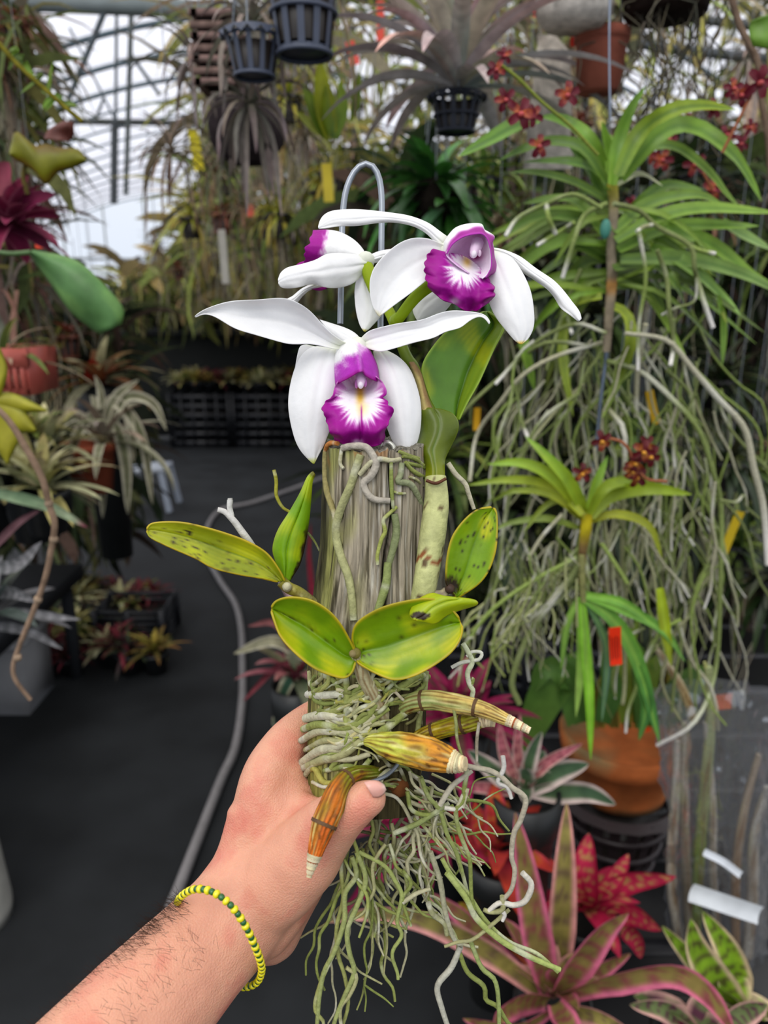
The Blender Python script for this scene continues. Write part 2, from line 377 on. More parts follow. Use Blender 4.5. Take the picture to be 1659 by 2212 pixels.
# ---- flower B, upper right
hub = MB(); hub.ball(P(962, 545, .453), .006, (238, 240, 225))
hub.tube([P(975, 590, .452), P(928, 617, .45), P(895, 645, .451), P(866, 682, .453), P(857, 694, .457)], [.0045, .0042, .0038, .0036, .0034], (158, 186, 18), 10)
fb = hub.build('flower', PETAL, orchid); fb['label'] = 'upper right flower, turned slightly to the right'
petal('petal', [(962, 545), (940, 524), (924, 507), (903, 493), (879, 485), (846, 480), (813, 482), (772, 488), (735, 489), (700, 494), (688, 494)],
      [(972, 515), (948, 498), (924, 481), (887, 467), (854, 461), (805, 455), (764, 452), (719, 455), (698, 465), (689, 480), (687, 492)], fb, .452, .43, cup=.006, mid=.4, bend=-.004, wave=.0008)
petal('sepal', [(962, 530), (940, 520), (920, 514), (891, 514), (862, 525), (834, 547), (809, 576), (799, 604), (799, 633), (805, 662), (817, 682)],
      [(980, 570), (955, 590), (928, 602), (908, 617), (887, 634), (854, 658), (830, 676), (819, 684)], fb, .452, .44, cup=-.007, mid=.55, bend=-.006, tip=(226, 220, 180))
petal('petal', [(1060, 545), (1092, 553), (1129, 588), (1153, 604), (1182, 625), (1199, 645), (1211, 666), (1231, 681), (1250, 695)],
      [(1060, 533), (1092, 541), (1125, 555), (1158, 580), (1194, 604), (1215, 625), (1235, 650), (1252, 672), (1256, 690)], fb, .462, .45, cup=.004, wave=.0012)
petal('sepal', [(1052, 560), (1045, 610), (1056, 654), (1071, 686), (1092, 713), (1112, 736), (1122, 743)],
      [(1066, 541), (1104, 555), (1129, 588), (1147, 629), (1154, 674), (1153, 707), (1141, 732), (1126, 744)], fb, .457, .44, cup=.007, bend=-.008, tip=(226, 186, 40))
petal('sepal', [(960, 590), (905, 622), (892, 645), (892, 672), (901, 692)], [(985, 640), (976, 655), (955, 678), (922, 691), (904, 694)], fb, .47, .475, cup=.004)
def lipB_col(x, y, t, s):
    dx, dy = x - 1004, y - 582; a = math.atan2(dy, dx); r = math.hypot(dx / 52, dy / 50)
    p = ss(.5, 1.0, r + nz(a * 9, 8.1, r * .6) * .3 + nz(a * 25, 4, r) * .12)
    c = mixc((250, 244, 250), PUR, p); c = mixc(c, MAG, .6 * ss(1, 1.7, r))
    c = mixc(c, (236, 200, 90), .85 * math.exp(-(((x - 1008 - (y - 560) * .1) / 9) ** 2 + ((y - 566) / 12) ** 2)))
    c = mixc(c, PUR, .8 * math.exp(-((x - 1000 - (y - 620) * .15) / 2) ** 2) * ss(590, 610, y))
    c = mixc(c, (246, 226, 246), .9 * math.exp(-(((x - 982) / 11) ** 2 + ((y - 650) / 9) ** 2)))
    return c
mb = MB()
coons(mb, [(958, 546), (980, 548), (1003, 553), (1030, 572), (1053, 598)], [(948, 641), (958, 649), (973, 654), (984, 658), (998, 668), (1010, 673), (1020, 671), (1030, 672), (1043, 662), (1055, 654)],
      [(958, 546), (948, 542), (934, 538), (929, 546), (922, 550), (922, 560), (916, 567), (919, 576), (915, 584), (920, 592), (918, 602), (924, 610), (924, 618), (933, 628), (948, 641)],
      [(1053, 598), (1058, 606), (1060, 612), (1069, 621), (1066, 630), (1070, 637), (1062, 646), (1055, 654)],
      lambda t, s, x, y: .447 - .012 * ss(0, .6, t) + .006 * ss(.7, 1, t) + .006 * math.exp(-(((x - 1010) / 24) ** 2 + ((y - 560) / 20) ** 2)) + .003 * math.sin(s * 17 + t * 3) * t + .002 * math.sin(t * 24) * abs(2 * s - 1) ** 3 - .005 * (1 - s) ** 2, lipB_col, 64, 64)
lip = mb.build('lip', LIP, fb, thick=.0006); lip['label'] = 'magenta frilled lip with white and yellow throat'
def hoodB_col(x, y, t, s):
    c = mixc(WH, PUR, ss(.12, .5, s + .35 * ss(.5, .75, t) + .2 * nz(x * .05, y * .05) - .35 * ss(.55, .1, t))); c = mixc(c, (214, 110, 214), .5 * ss(.8, 1, s))
    return c
mb = MB()
patch(mb, [(957, 548), (958, 527), (969, 508), (985, 492), (1010, 484), (1039, 484), (1046, 496), (1056, 502), (1068, 511), (1064, 522), (1066, 536), (1068, 556), (1072, 572), (1069, 588), (1060, 594), (1053, 601)],
      [(965, 549), (976, 530), (990, 518), (1010, 509), (1038, 505), (1050, 512), (1056, 526), (1061, 550), (1061, 575), (1056, 588), (1049, 600)],
      lambda t, s: .452 - .016 * s ** .7 - .004 * math.sin(math.pi * t) + .0015 * math.sin(t * 40) * (1 - s), lambda t, s, x, y: hoodB_col(x, y, t, s), 60, 12)
def cavB(t, s, x, y):
    c = mixc((236, 196, 234), (250, 236, 248), ss(1000, 1058, x)); c = mixc(c, (206, 120, 200), .5 * ss(.3, 0, t))
    c = mixc(c, (130, 10, 80), 1.0 * math.exp(-(((x - 1028) / 12) ** 2 + ((y - 554) / 9) ** 2))); return c
patch(mb, [(1038, 505), (1010, 509), (990, 518), (976, 530), (964, 550), (985, 572), (1012, 590)], [(1039, 505), (1050, 512), (1056, 526), (1061, 550), (1061, 575), (1056, 590), (1042, 602)],
      lambda t, s: .437 + .018 * math.sin(math.pi * s) ** .7 * math.sin(math.pi * (.12 + .76 * t)), cavB, 40, 24)
o = mb.build('lip_hood', LIP, fb, thick=.0006); o['label'] = 'open upper lobe of the lip with a magenta rim'
mb = MB(); mb.tube([P(1032, 524, .444), P(1026, 540, .44), P(1022, 552, .437)], [.004, .0035, .002], (244, 216, 240), 8); mb.ball(P(1024, 549, .436), (.0018, .0015, .0022), (252, 242, 250)); mb.ball(P(1036, 547, .439), (.0012, .001, .002), (246, 220, 240))
mb.build('column', LIP, fb)
# ---- flower C, upper left, seen from behind
hub = MB(); hub.ball(P(790, 563, .482), .006, (238, 240, 225))
hub.tube([P(790, 566, .483), P(797, 590, .478), P(815, 640, .472), P(838, 668, .468), P(853, 700, .463)], [.004, .0045, .0036, .0034, .0034], (160, 182, 20), 10)
fc = hub.build('flower', PETAL, orchid); fc['label'] = 'upper left flower, turned away behind the others'
petal('petal', [(791, 584), (768, 609), (739, 621), (707, 622), (674, 614), (641, 622), (608, 622), (602, 612)], [(794, 560), (764, 549), (711, 547), (682, 561), (653, 570), (620, 578), (604, 592), (601, 606)], fc, .477, .462, cup=.006, wave=.0012, mid=.55)
petal('petal', [(790, 562), (805, 569), (835, 560), (870, 548)], [(790, 556), (815, 544), (845, 538), (872, 536)], fc, .482, .49, cup=.003)
petal('sepal', [(672, 612), (650, 625), (632, 640), (614, 652), (600, 690)], [(700, 618), (672, 625), (655, 638), (640, 656), (606, 692)], fc, .486, .49, cup=.003, bend=.004)
petal('sepal', [(774, 590), (766, 625), (768, 666), (776, 699), (786, 716)], [(800, 590), (820, 630), (830, 670), (803, 705), (788, 717)], fc, .482, .476, cup=.005, tip=(190, 180, 50))
mb = MB()
def hoodC(x, y, t, s):
    return mixc(WH, PUR, ss(8, -10, x - (706 - (y - 500) * .22) + 8 * nz(x * .2, y * .1, 1)))
coons(mb, [(676, 498), (707, 497), (735, 502), (764, 518), (784, 539), (792, 558)], [(656, 566), (672, 572), (700, 572), (730, 572), (760, 570), (792, 562)],
      [(676, 498), (674, 508), (668, 516), (670, 526), (658, 534), (660, 544), (656, 550), (660, 558), (656, 566)], [(792, 558), (793, 560), (792, 562)],
      lambda t, s, x, y: .488 - .010 * math.sin(math.pi * t) * (1 - s * .5), lambda x, y, t, s: hoodC(x, y, t, s), 30, 50)
patch(mb, [(640, 572), (650, 566), (662, 564)], [(655, 580), (665, 578), (674, 570)], .49, PUR, 6, 4)
patch(mb, [(664, 618), (672, 624), (690, 628), (706, 624)], [(668, 606), (680, 606), (695, 606), (706, 606)], .49, MAG, 8, 5)
o = mb.build('lip', LIP, fc, thick=.0006); o['label'] = 'lip seen from the side, white with a magenta front'
# ---- flower stem, sheath, leaves, pseudobulbs
mb = MB(); mb.tube([P(855, 692, .46), P(862, 715, .46), P(868, 745, .462), P(880, 775, .462), P(895, 800, .462), P(915, 860, .462), P(930, 890, .462)], [.0034, .0036, .0036, .0042, .004, .004, .004], lambda t, a, p: mixc((146, 172, 20), (96, 116, 20), ss(0, .4, t)), 10)
mb.ball(P(856, 692, .457), .0045, (150, 176, 20)); mb.build('flower_stem', LEAF, orchid)
mb = MB(); patch(mb, [(884, 782), (890, 800), (900, 830), (905, 860), (905, 895)], [(893, 782), (909, 806), (922, 850), (934, 884), (938, 895)], lambda t, s: .455 - .005 * math.sin(math.pi * s), lambda t, s, x, y: mixc((178, 160, 96), (150, 118, 74), ss(.3, .6, s + .5 * nz(x * .05, y * .02)) + (1 if t < .06 else 0)), 20, 8)
mb.build('sheath', CANE, orchid, thick=.0008)
def spots(x, y, sc_=.22, th=.55, seed=0): return ss(th, th + .08, nz(x * sc_, y * sc_, seed))
def leaf(L, Rr, d0, d1, base, edge, cup, label, mid=.5, fold=.0, calm=1, sp=None, n=36, m=20, bend=0, midc=None, mat_=None, thick=.0014, yel=None):
    mb = MB(); seed = U(0, 50)
    def dep(t, s):
        a = (s - mid) / (mid if s < mid else 1 - mid)
        return d0 + (d1 - d0) * t + bend * math.sin(math.pi * t) + cup * a * a * math.sin(math.pi * min(1, .1 + .85 * t)) + fold * math.exp(-((s - mid) / .045) ** 2) + .0007 * nz(t * 4, s * 4, seed)
    def col(t, s, x, y):
        c = mixc(base, mixc(base, (208, 206, 20), .8), .75 * calm * ss(-.05, .42, nz(x * .016, y * .016, seed)))
        if yel: c = mixc(c, (214, 204, 24), yel(t, s, x, y))
        c = mixc(c, midc or mixc(base, (70, 110, 20), .5), .8 * math.exp(-((s - mid) / .025) ** 2) * (1 - t ** 3))
        c = mixc(c, mixc(base, (90, 130, 10), .35), .3 * calm * (.5 + .5 * math.sin(s * 60 + 2 * nz(t * 3, s * 4))))
        e = min(s, 1 - s, (1 - t) * 1.2); c = mixc(c, edge, .8 * (1 - ss(.004, .022, e)))
        if sp: c = mixc(c, (44, 30, 16), min(1, sp(t, s, x, y)))
        return c
    patch(mb, L, Rr, dep, col, n, m)
    o = mb.build('leaf', mat_ or LEAF, orchid, thick=thick, sub=1); o['label'] = label; return o
GR = (108, 150, 10); YE = (190, 160, 24)
leaf([(960, 906), (930, 871), (911, 818), (912, 786), (930, 754), (962, 717), (1005, 692), (1046, 672)], [(992, 908), (1010, 871), (1037, 823), (1068, 754), (1091, 707), (1078, 690), (1054, 672)], .468, .478, (92, 136, 40), (150, 180, 60), -.01, 'large mid-green leaf standing behind the flowers', mid=.74, fold=.004, midc=(64, 100, 24), yel=lambda t, s, x, y: .35 * ss(.76, .8, s))
leaf([(917, 1042), (920, 1015), (911, 992), (896, 977), (900, 960), (908, 925), (911, 886), (925, 882)], [(961, 1042), (960, 1001), (964, 984), (976, 960), (988, 934), (990, 912), (978, 894), (950, 884)], .438, .45, (84, 100, 8), (140, 160, 10), .008, calm=.15, label= 'olive-green leaf on top of the tall pseudobulb', fold=.001, yel=lambda t, s, x, y: .35 * ss(.35, 0, t), mid=.5)
leaf([(600, 1257), (562, 1250), (513, 1242), (459, 1228), (421, 1207), (361, 1181), (322, 1161), (317, 1147)], [(616, 1256), (605, 1232), (578, 1195), (540, 1171), (497, 1154), (443, 1138), (388, 1127), (329, 1129), (317, 1143)], .44, .425, (142, 152, 14), YE, -.005, 'long speckled leaf reaching left of the post', mid=.55, fold=.0006,
     sp=lambda t, s, x, y: .85 * spots(x, y, .25, .36, 4) * ss(.55, .1, abs(s - .4)) + .6 * ss(.25, .5, nz(x * .03, y * .05, 9)) * spots(x, y, .4, .1, 5) * .6 + (1 if math.hypot((x - 409) / 9, (y - 1151) / 7) + .9 * nz(x * .3, y * .3) < .8 else 0), yel=lambda t, s, x, y: .4 * ss(.5, 1, t))
leaf([(611, 1252), (595, 1211), (589, 1184), (600, 1146), (627, 1103), (649, 1065), (665, 1030), (677, 1018)], [(624, 1257), (633, 1244), (649, 1217), (660, 1173), (668, 1119), (672, 1065), (674, 1040), (681, 1024)], .444, .436, (122, 168, 10), (176, 172, 20), .006, 'narrow upright leaf left of the post', mid=.45, fold=.002,
     sp=lambda t, s, x, y: ss(.84, .92, s + .12 * nz(x * .1, y * .1)) * ss(.62, .4, t) + (t > .96) * .5)
leaf([(768, 1430), (760, 1455), (741, 1466), (703, 1456), (671, 1440), (633, 1408), (605, 1375), (592, 1341), (586, 1320)], [(767, 1408), (757, 1385), (736, 1347), (709, 1317), (671, 1295), (627, 1289), (597, 1297), (586, 1312)], .412, .405, (112, 150, 6), YE, -.012, 'round yellow-green leaf at lower left, joined to its larger twin', mid=.52, fold=.0025,
     sp=lambda t, s, x, y: .8 * math.exp(-((s - .56) / .03) ** 2) * ss(.3, .45, t) * ss(.9, .75, t) * ss(-.1, .2, nz(x * .3, y * .3)) + .7 * spots(x, y, .3, .6, 1), yel=lambda t, s, x, y: .75 * ss(.5, .15, s) * ss(-.4, .4, nz(x * .02, y * .02, 4)))
leaf([(768, 1408), (760, 1379), (768, 1347), (801, 1322), (839, 1306), (888, 1295), (931, 1292), (966, 1305), (992, 1335)], [(770, 1428), (779, 1437), (812, 1456), (850, 1470), (888, 1464), (931, 1443), (974, 1412), (996, 1379), (999, 1352)], .412, .405, (116, 152, 4), YE, -.010, 'largest round yellow-green leaf in front of the post', mid=.5, fold=.002,
     sp=lambda t, s, x, y: .8 * spots(x, y, .5, .2, 3) * ss(40, 10, math.hypot(x - 785, y - 1410)) + .6 * spots(x, y, .3, .62, 2), yel=lambda t, s, x, y: .9 * ss(.5, .95, s) * ss(-.35, .3, nz(x * .02, y * .02, 8)))
leaf([(985, 1291), (964, 1263), (962, 1249), (964, 1207), (973, 1166), (989, 1138), (1012, 1113), (1034, 1099), (1062, 1095)], [(990, 1291), (1006, 1282), (1034, 1263), (1056, 1235), (1071, 1193), (1075, 1152), (1074, 1112), (1068, 1097)], .430, .425, (122, 160, 8), YE, -.006, 'spotted upright leaf right of the tall pseudobulb', mid=.5, fold=.0012,
     sp=lambda t, s, x, y: spots(x, y, .34, .42, 6) + ss(26, 12, math.hypot(x - 972, y - 1264) + 10 * nz(x * .2, y * .2)), yel=lambda t, s, x, y: .8 * ss(24, 8, math.hypot(x - 1050, (y - 1138) * .6)))
leaf([(978, 1294), (950, 1288), (931, 1282), (906, 1293), (890, 1310), (885, 1328), (893, 1339)], [(990, 1292), (1028, 1298), (1031, 1306), (1000, 1316), (967, 1328), (941, 1346), (917, 1341), (900, 1340)], .402, .396, (160, 178, 10), YE, .006, 'small folded leaf with a black spot over the largest round leaf', mid=.5,
     sp=lambda t, s, x, y: 1.2 * ss(1.1, .8, math.hypot((x - 909) / 20, (y - 1330) / 8) + .2 * nz(x * .2, y * .2)), fold=.001)
def bulb(pts, r, colf, label, n=14, ribs_=0, seg=24, parent=None, sq=1):
    mb = MB(); mb.tube(pts, r, colf, n, seg, sq, hint=FW * -1)
    if ribs_:
        pass
    o = mb.build('pseudobulb', CANE, orchid); o['label'] = label; return o
def cBig(t, a, p):
    c = mixc((196, 194, 140), (170, 176, 110), .5 + .5 * math.sin(a * 14 * 6.28)); c = mixc(c, (206, 202, 150), ss(.5, .9, nz(a * 3, t * 3)))
    if abs(t - .46 + .02 * math.sin(a * 18.8)) < .014: c = (134, 78, 40)
    return mixc(c, (70, 44, 24), .8 * ss(.45, .55, nz(a * 8, t * 16, 3)))
bulb([P(941, 1030, .438), P(943, 1080, .436), P(938, 1130, .434), P(928, 1200, .432), P(920, 1250, .43), P(908, 1310, .43), P(880, 1420, .43)], [.0062, .0075, .0078, .0073, .0068, .006, .005], cBig, 'tall pale ribbed pseudobulb in papery sheath', 28, seg=44)
mb = MB(); mb.tube([P(921, 1038, .43), P(942, 1044, .4285), P(963, 1034, .43)], .001, (90, 50, 26), 6)
mb.build('sheath_rim', CANE, orchid)
def cBr(a_, b_):
    return lambda t, a, p: mixc(mixc(mixc(a_, b_, ss(.2, .8, t + .4 * nz(a * 6, t * 5))), (214, 206, 150), .6 * ss(.15, .5, nz(a * 26, t * 4, 3))), (92, 54, 16), .6 * (.5 - .5 * math.cos(a * 2 * math.pi * 13 + 3.4 * nz(a * 9, t * 5, 2))) ** 2 * ss(-.5, .2, nz(a * 5, t * 7, 6)) + .5 * ss(.35, .5, nz(a * 12, t * 14, 8)))
def cane(pts, r, c0, c1, label, tipc=(226, 214, 176), rings=True):
    mb = MB(); K = len(pts)
    def col(t, a, p):
        c = cBr(c0, c1)(t, a, p)
        if t > .88: c = vary(tipc, .1) if int(t * 60) % 3 else (160, 84, 40)
        return c
    mb.tube(pts, r, col, 78, 70, hint=FW * -1, rib=(13, .035)); o = mb.build('pseudobulb', CANE, orchid); o['label'] = label
    q = rs(pts, 40); m2 = MB()
    for k in ([14, 27] if rings else []):
        d = (q[k + 1] - q[k - 1]).normalized() * .0009; rr = ev(r, k / 40) * 1.1
        m2 = MB(); m2.tube([q[k] - d, q[k] + d], rr, (92, 66, 40), 14, 2); m2.build('node_ring', CANE, o)
    m2 = MB()
    for k in range(35, 41):
        d = (q[min(40, k + 1)] - q[k - 1]).normalized() * .0007; rr = ev(r, k / 40) * 1.08
        m2.tube([q[k] - d, q[k] + d], rr, vary((214, 200, 160), .12), 12, 2)
    m2.build('scaly_tip', CANE, o)
cane([P(835, 1560, .44), P(862, 1535, .432), P(890, 1518, .425), P(930, 1512, .42), P(975, 1518, .415), P(1040, 1532, .408), P(1095, 1555, .402), P(1132, 1572, .398), P(1142, 1577, .397)], [.004, .0042, .0052, .0055, .0055, .0055, .0048, .004, .003, .0018], (150, 164, 96), (204, 176, 96), 'long leafless green-tan cane reaching right, topmost of the bare canes')
cane([P(880, 1610, .436), P(920, 1588, .43), P(965, 1572, .425), P(1010, 1562, .42), P(1045, 1553, .417), P(1068, 1556, .416)], [.004, .0046, .005, .0052, .005, .0035], (166, 140, 10), (148, 144, 20), 'short yellow bare cane under the topmost one', tipc=(150, 120, 100))
cane([P(790, 1604, .415), P(806, 1602, .412), P(850, 1612, .408), P(900, 1622, .404), P(950, 1635, .400), P(985, 1648, .397), P(1003, 1650, .395)], [.002, .006, .0082, .0088, .0088, .007, .0035], (186, 190, 70), (208, 140, 40), 'thick ribbed yellow-orange bare pseudobulb pointing right', rings=False)
cane([P(820, 1668, .425), P(775, 1672, .412), P(748, 1682, .404), P(728, 1710, .398), P(715, 1745, .394), P(698, 1785, .39), P(683, 1835, .387), P(672, 1875, .385), P(668, 1892, .384)], [.003, .0042, .0045, .0048, .0058, .0068, .0068, .0052, .0035, .0014], (110, 120, 10), (204, 96, 14), 'orange-brown bare pseudobulb hanging over the thumb')
mb = MB(); mb.ball(P(768, 1411, .409), (.0032, .003, .0032), (120, 110, 50)); mb.ball(P(762, 1412, .407), .0022, (146, 130, 84)); mb.tube([P(768, 1412, .412), P(785, 1460, .416), P(805, 1500, .42), P(822, 1540, .425), P(835, 1580, .432)], [.003, .0042, .0046, .0058, .005], cBr((176, 170, 132), (156, 148, 116)), 26, rib=(13, .03))
mb.build('pseudobulb', CANE, orchid)['label'] = 'grey-brown shrivelled pseudobulb under the round leaves'
mb = MB(); mb.tube([P(608, 1256, .442), P(624, 1270, .443), P(650, 1282, .444), P(690, 1310, .45)], [.0035, .0036, .003, .003], cBr((130, 124, 40), (150, 146, 90)), 12); mb.ball(P(620, 1268, .439), .003, (190, 184, 150)); mb.build('stem', CANE, orchid); mb = MB()
mb.tube([P(965, 1275, .431), P(955, 1285, .43), P(925, 1292, .43), P(900, 1320, .436)], [.0026, .0036, .0034, .003], cBr((140, 130, 110), (186, 180, 160)), 10); mb.ball(P(972, 1272, .427), .003, (70, 50, 40)); mb.build('stem', CANE, orchid); mb = MB()
mb.tube([P(470, 1101, .436), P(486, 1106, .437), P(505, 1125, .438), P(522, 1148, .44), P(545, 1180, .444), P(575, 1220, .446)], [.0016, .002, .0022, .0024, .002, .0018], (205, 202, 196), 8); mb.tube([P(497, 1080, .437), P(496, 1095, .437), P(500, 1115, .438)], [.0018, .0016, .0018], (210, 208, 202), 8)
mb.tube([P(497, 1076, .437), P(498, 1088, .437)], .0015, (190, 188, 180), 6)
mb.build('stem', CANE, orchid)
# ---- roots
RC = [(160, 158, 112), (138, 146, 78), (176, 172, 138), (126, 136, 70), (150, 154, 90)]
def rcol(c): 
    s0 = U(0, 30)
    return lambda t, a, p: mixc(c, (205, 203, 192), ss(.15, .5, nz(t * 5, s0)) * .6)
def roots(mb, L, d=.42, r=.0017, c=None):
    for it in L:
        pts = it[0]; rr = it[1] if len(it) > 1 else r; dd = it[2] if len(it) > 2 else d; cc = it[3] if len(it) > 3 else c or random.choice(RC)
        P3 = [P(x, y, ev(dd, i / (len(pts) - 1)) if isinstance(dd, (list, tuple)) else dd) for i, (x, y) in enumerate(pts)]
        rr *= .72; mb.tube(P3, [rr, rr * 1.05, rr * .95, rr * .8], rcol(cc), 7)
# post surface depth helper: centre axis and radius in px
PX = lambda y: 812 - 18 * ss(1000, 1500, y) - 8 * ss(1500, 1750, y)
PR = lambda y: 112 + 16 * ss(1150, 1400, y) - 10 * ss(1560, 1750, y)
DC = .456
def onpost(x, y, lift=.0015):
    a = max(-1, min(1, (x - PX(y)) / PR(y))); return DC - math.sqrt(max(0, 1 - a * a)) * PR(y) * DC / F - lift
rr_ = MB()
G1 = [([(738, 970), (735, 1000), (742, 1012)], .0014), ([(740, 968), (760, 964), (790, 966), (806, 985), (812, 1005), (800, 1030), (786, 1042), (790, 1060), (808, 1078), (842, 1082)], .0026, None, (172, 164, 150)),
      ([(779, 982), (770, 1010), (757, 1050), (740, 1090), (728, 1130), (727, 1160), (736, 1200), (752, 1245), (760, 1290), (764, 1340)], .003, None, (160, 160, 112)),
      ([(776, 1026), (800, 1000), (820, 992), (845, 995), (865, 992)], .0019), ([(845, 995), (845, 1030), (847, 1075), (850, 1100)], .0014), ([(857, 1095), (838, 1112), (828, 1125), (832, 1148), (824, 1165), (815, 1200), (816, 1220)], .0014, None, (150, 156, 80)),
      ([(868, 1000), (865, 1025), (860, 1040), (885, 1045), (900, 1065), (912, 1095), (914, 1110)], .0022, None, (140, 146, 110)), ([(875, 998), (890, 1015), (905, 1025), (925, 1035)], .0015), ([(870, 985), (895, 990), (915, 1005)], .0015),
      ([(862, 975), (885, 985), (905, 990)], .0013), ([(880, 1000), (900, 1005), (922, 1012)], .0013), ([(884, 1030), (900, 1036), (915, 1052)], .001), ([(850, 1062), (862, 1066), (876, 1066)], .001), ([(838, 1215), (834, 1260), (822, 1300), (812, 1330)], .0028, None, (130, 140, 84)),
      ([(852, 1110), (856, 1150), (845, 1200), (838, 1222)], .0026, None, (120, 128, 88)), ([(703, 975), (702, 1010), (706, 1060), (722, 1110), (728, 1150)], .0022, None, (150, 140, 90)), ([(730, 958), (712, 958), (703, 975), (702, 1000)], .0018, None, (186, 120, 60)),
      ([(665, 1500), (700, 1502), (745, 1498)], .003, None, (200, 198, 176)), ([(668, 1465), (680, 1490), (678, 1510), (700, 1520), (745, 1515)], .0016), ([(745, 1445), (750, 1500), (748, 1560), (752, 1580)], .0024, None, (146, 152, 84)),
      ([(660, 1552), (700, 1545), (745, 1552)], .0034, None, (192, 188, 160)), ([(655, 1575), (690, 1565), (750, 1570), (790, 1550), (812, 1520)], .0028), ([(650, 1600), (690, 1580), (760, 1580), (810, 1545)], .0026),
      ([(648, 1650), (690, 1622), (730, 1612), (770, 1585), (800, 1570)], .0032, None, (184, 180, 150)), ([(650, 1660), (700, 1640), (740, 1630), (780, 1600), (815, 1580)], .003), ([(655, 1680), (680, 1650), (720, 1640), (760, 1640), (800, 1628)], .0022),
      ([(665, 1700), (663, 1670), (680, 1660), (700, 1690), (740, 1690)], .0022, None, (168, 160, 80)), ([(668, 1450), (672, 1480), (690, 1470), (700, 1458)], .0018), ([(755, 1530), (765, 1540), (770, 1560), (760, 1575)], .0018), ([(700, 1540), (735, 1530), (780, 1500), (830, 1480)], .0024),
      ([(830, 1500), (870, 1480), (900, 1460), (925, 1462)], .0026), ([(840, 1520), (880, 1510), (915, 1480), (920, 1455)], .002), ([(800, 1640), (780, 1660), (750, 1655), (700, 1665)], .002), ([(780, 1600), (810, 1590), (850, 1560), (875, 1540)], .003),
      ([(920, 1450), (914, 1500), (905, 1540), (900, 1590)], .0026, None, (150, 156, 100)), ([(690, 1455), (720, 1470), (745, 1500), (790, 1490), (840, 1460)], .0018), ([(715, 1660), (760, 1600), (800, 1560), (840, 1530)], .002), ([(660, 1620), (700, 1600), (745, 1600), (790, 1570), (830, 1560)], .0022)]
for it in G1:
    c = it[3] if len(it) > 3 else random.choice(RC)
    rr_.tube([P(x, y, onpost(x, y)) for x, y in it[0]], [it[1] * .78, it[1] * .9, it[1] * .7], rcol(c), 8, len(it[0]) * 6)
for k in range(75):       # finer roots wrapped over the lower half of the post
    y = U(1440, 1700); x = U(665, 880); a = U(-.7, .35); n = random.randint(4, 7); pts = []
    for i in range(n):
        pts.append(P(x, y, onpost(x, y, U(.001, .004)))); x += 22 * math.cos(a); y += 20 * math.sin(a) + U(-7, 7); a += U(-.7, .7)
        x = min(910, max(660, x)); y = min(1740, y)
    rr_.tube(pts, U(.0005, .0014), rcol(vary(random.choice(RC + [(120, 116, 70), (150, 146, 70)]), .15)), 6)
rr_.build('clinging_roots', ROOT, orchid)
rh = MB()
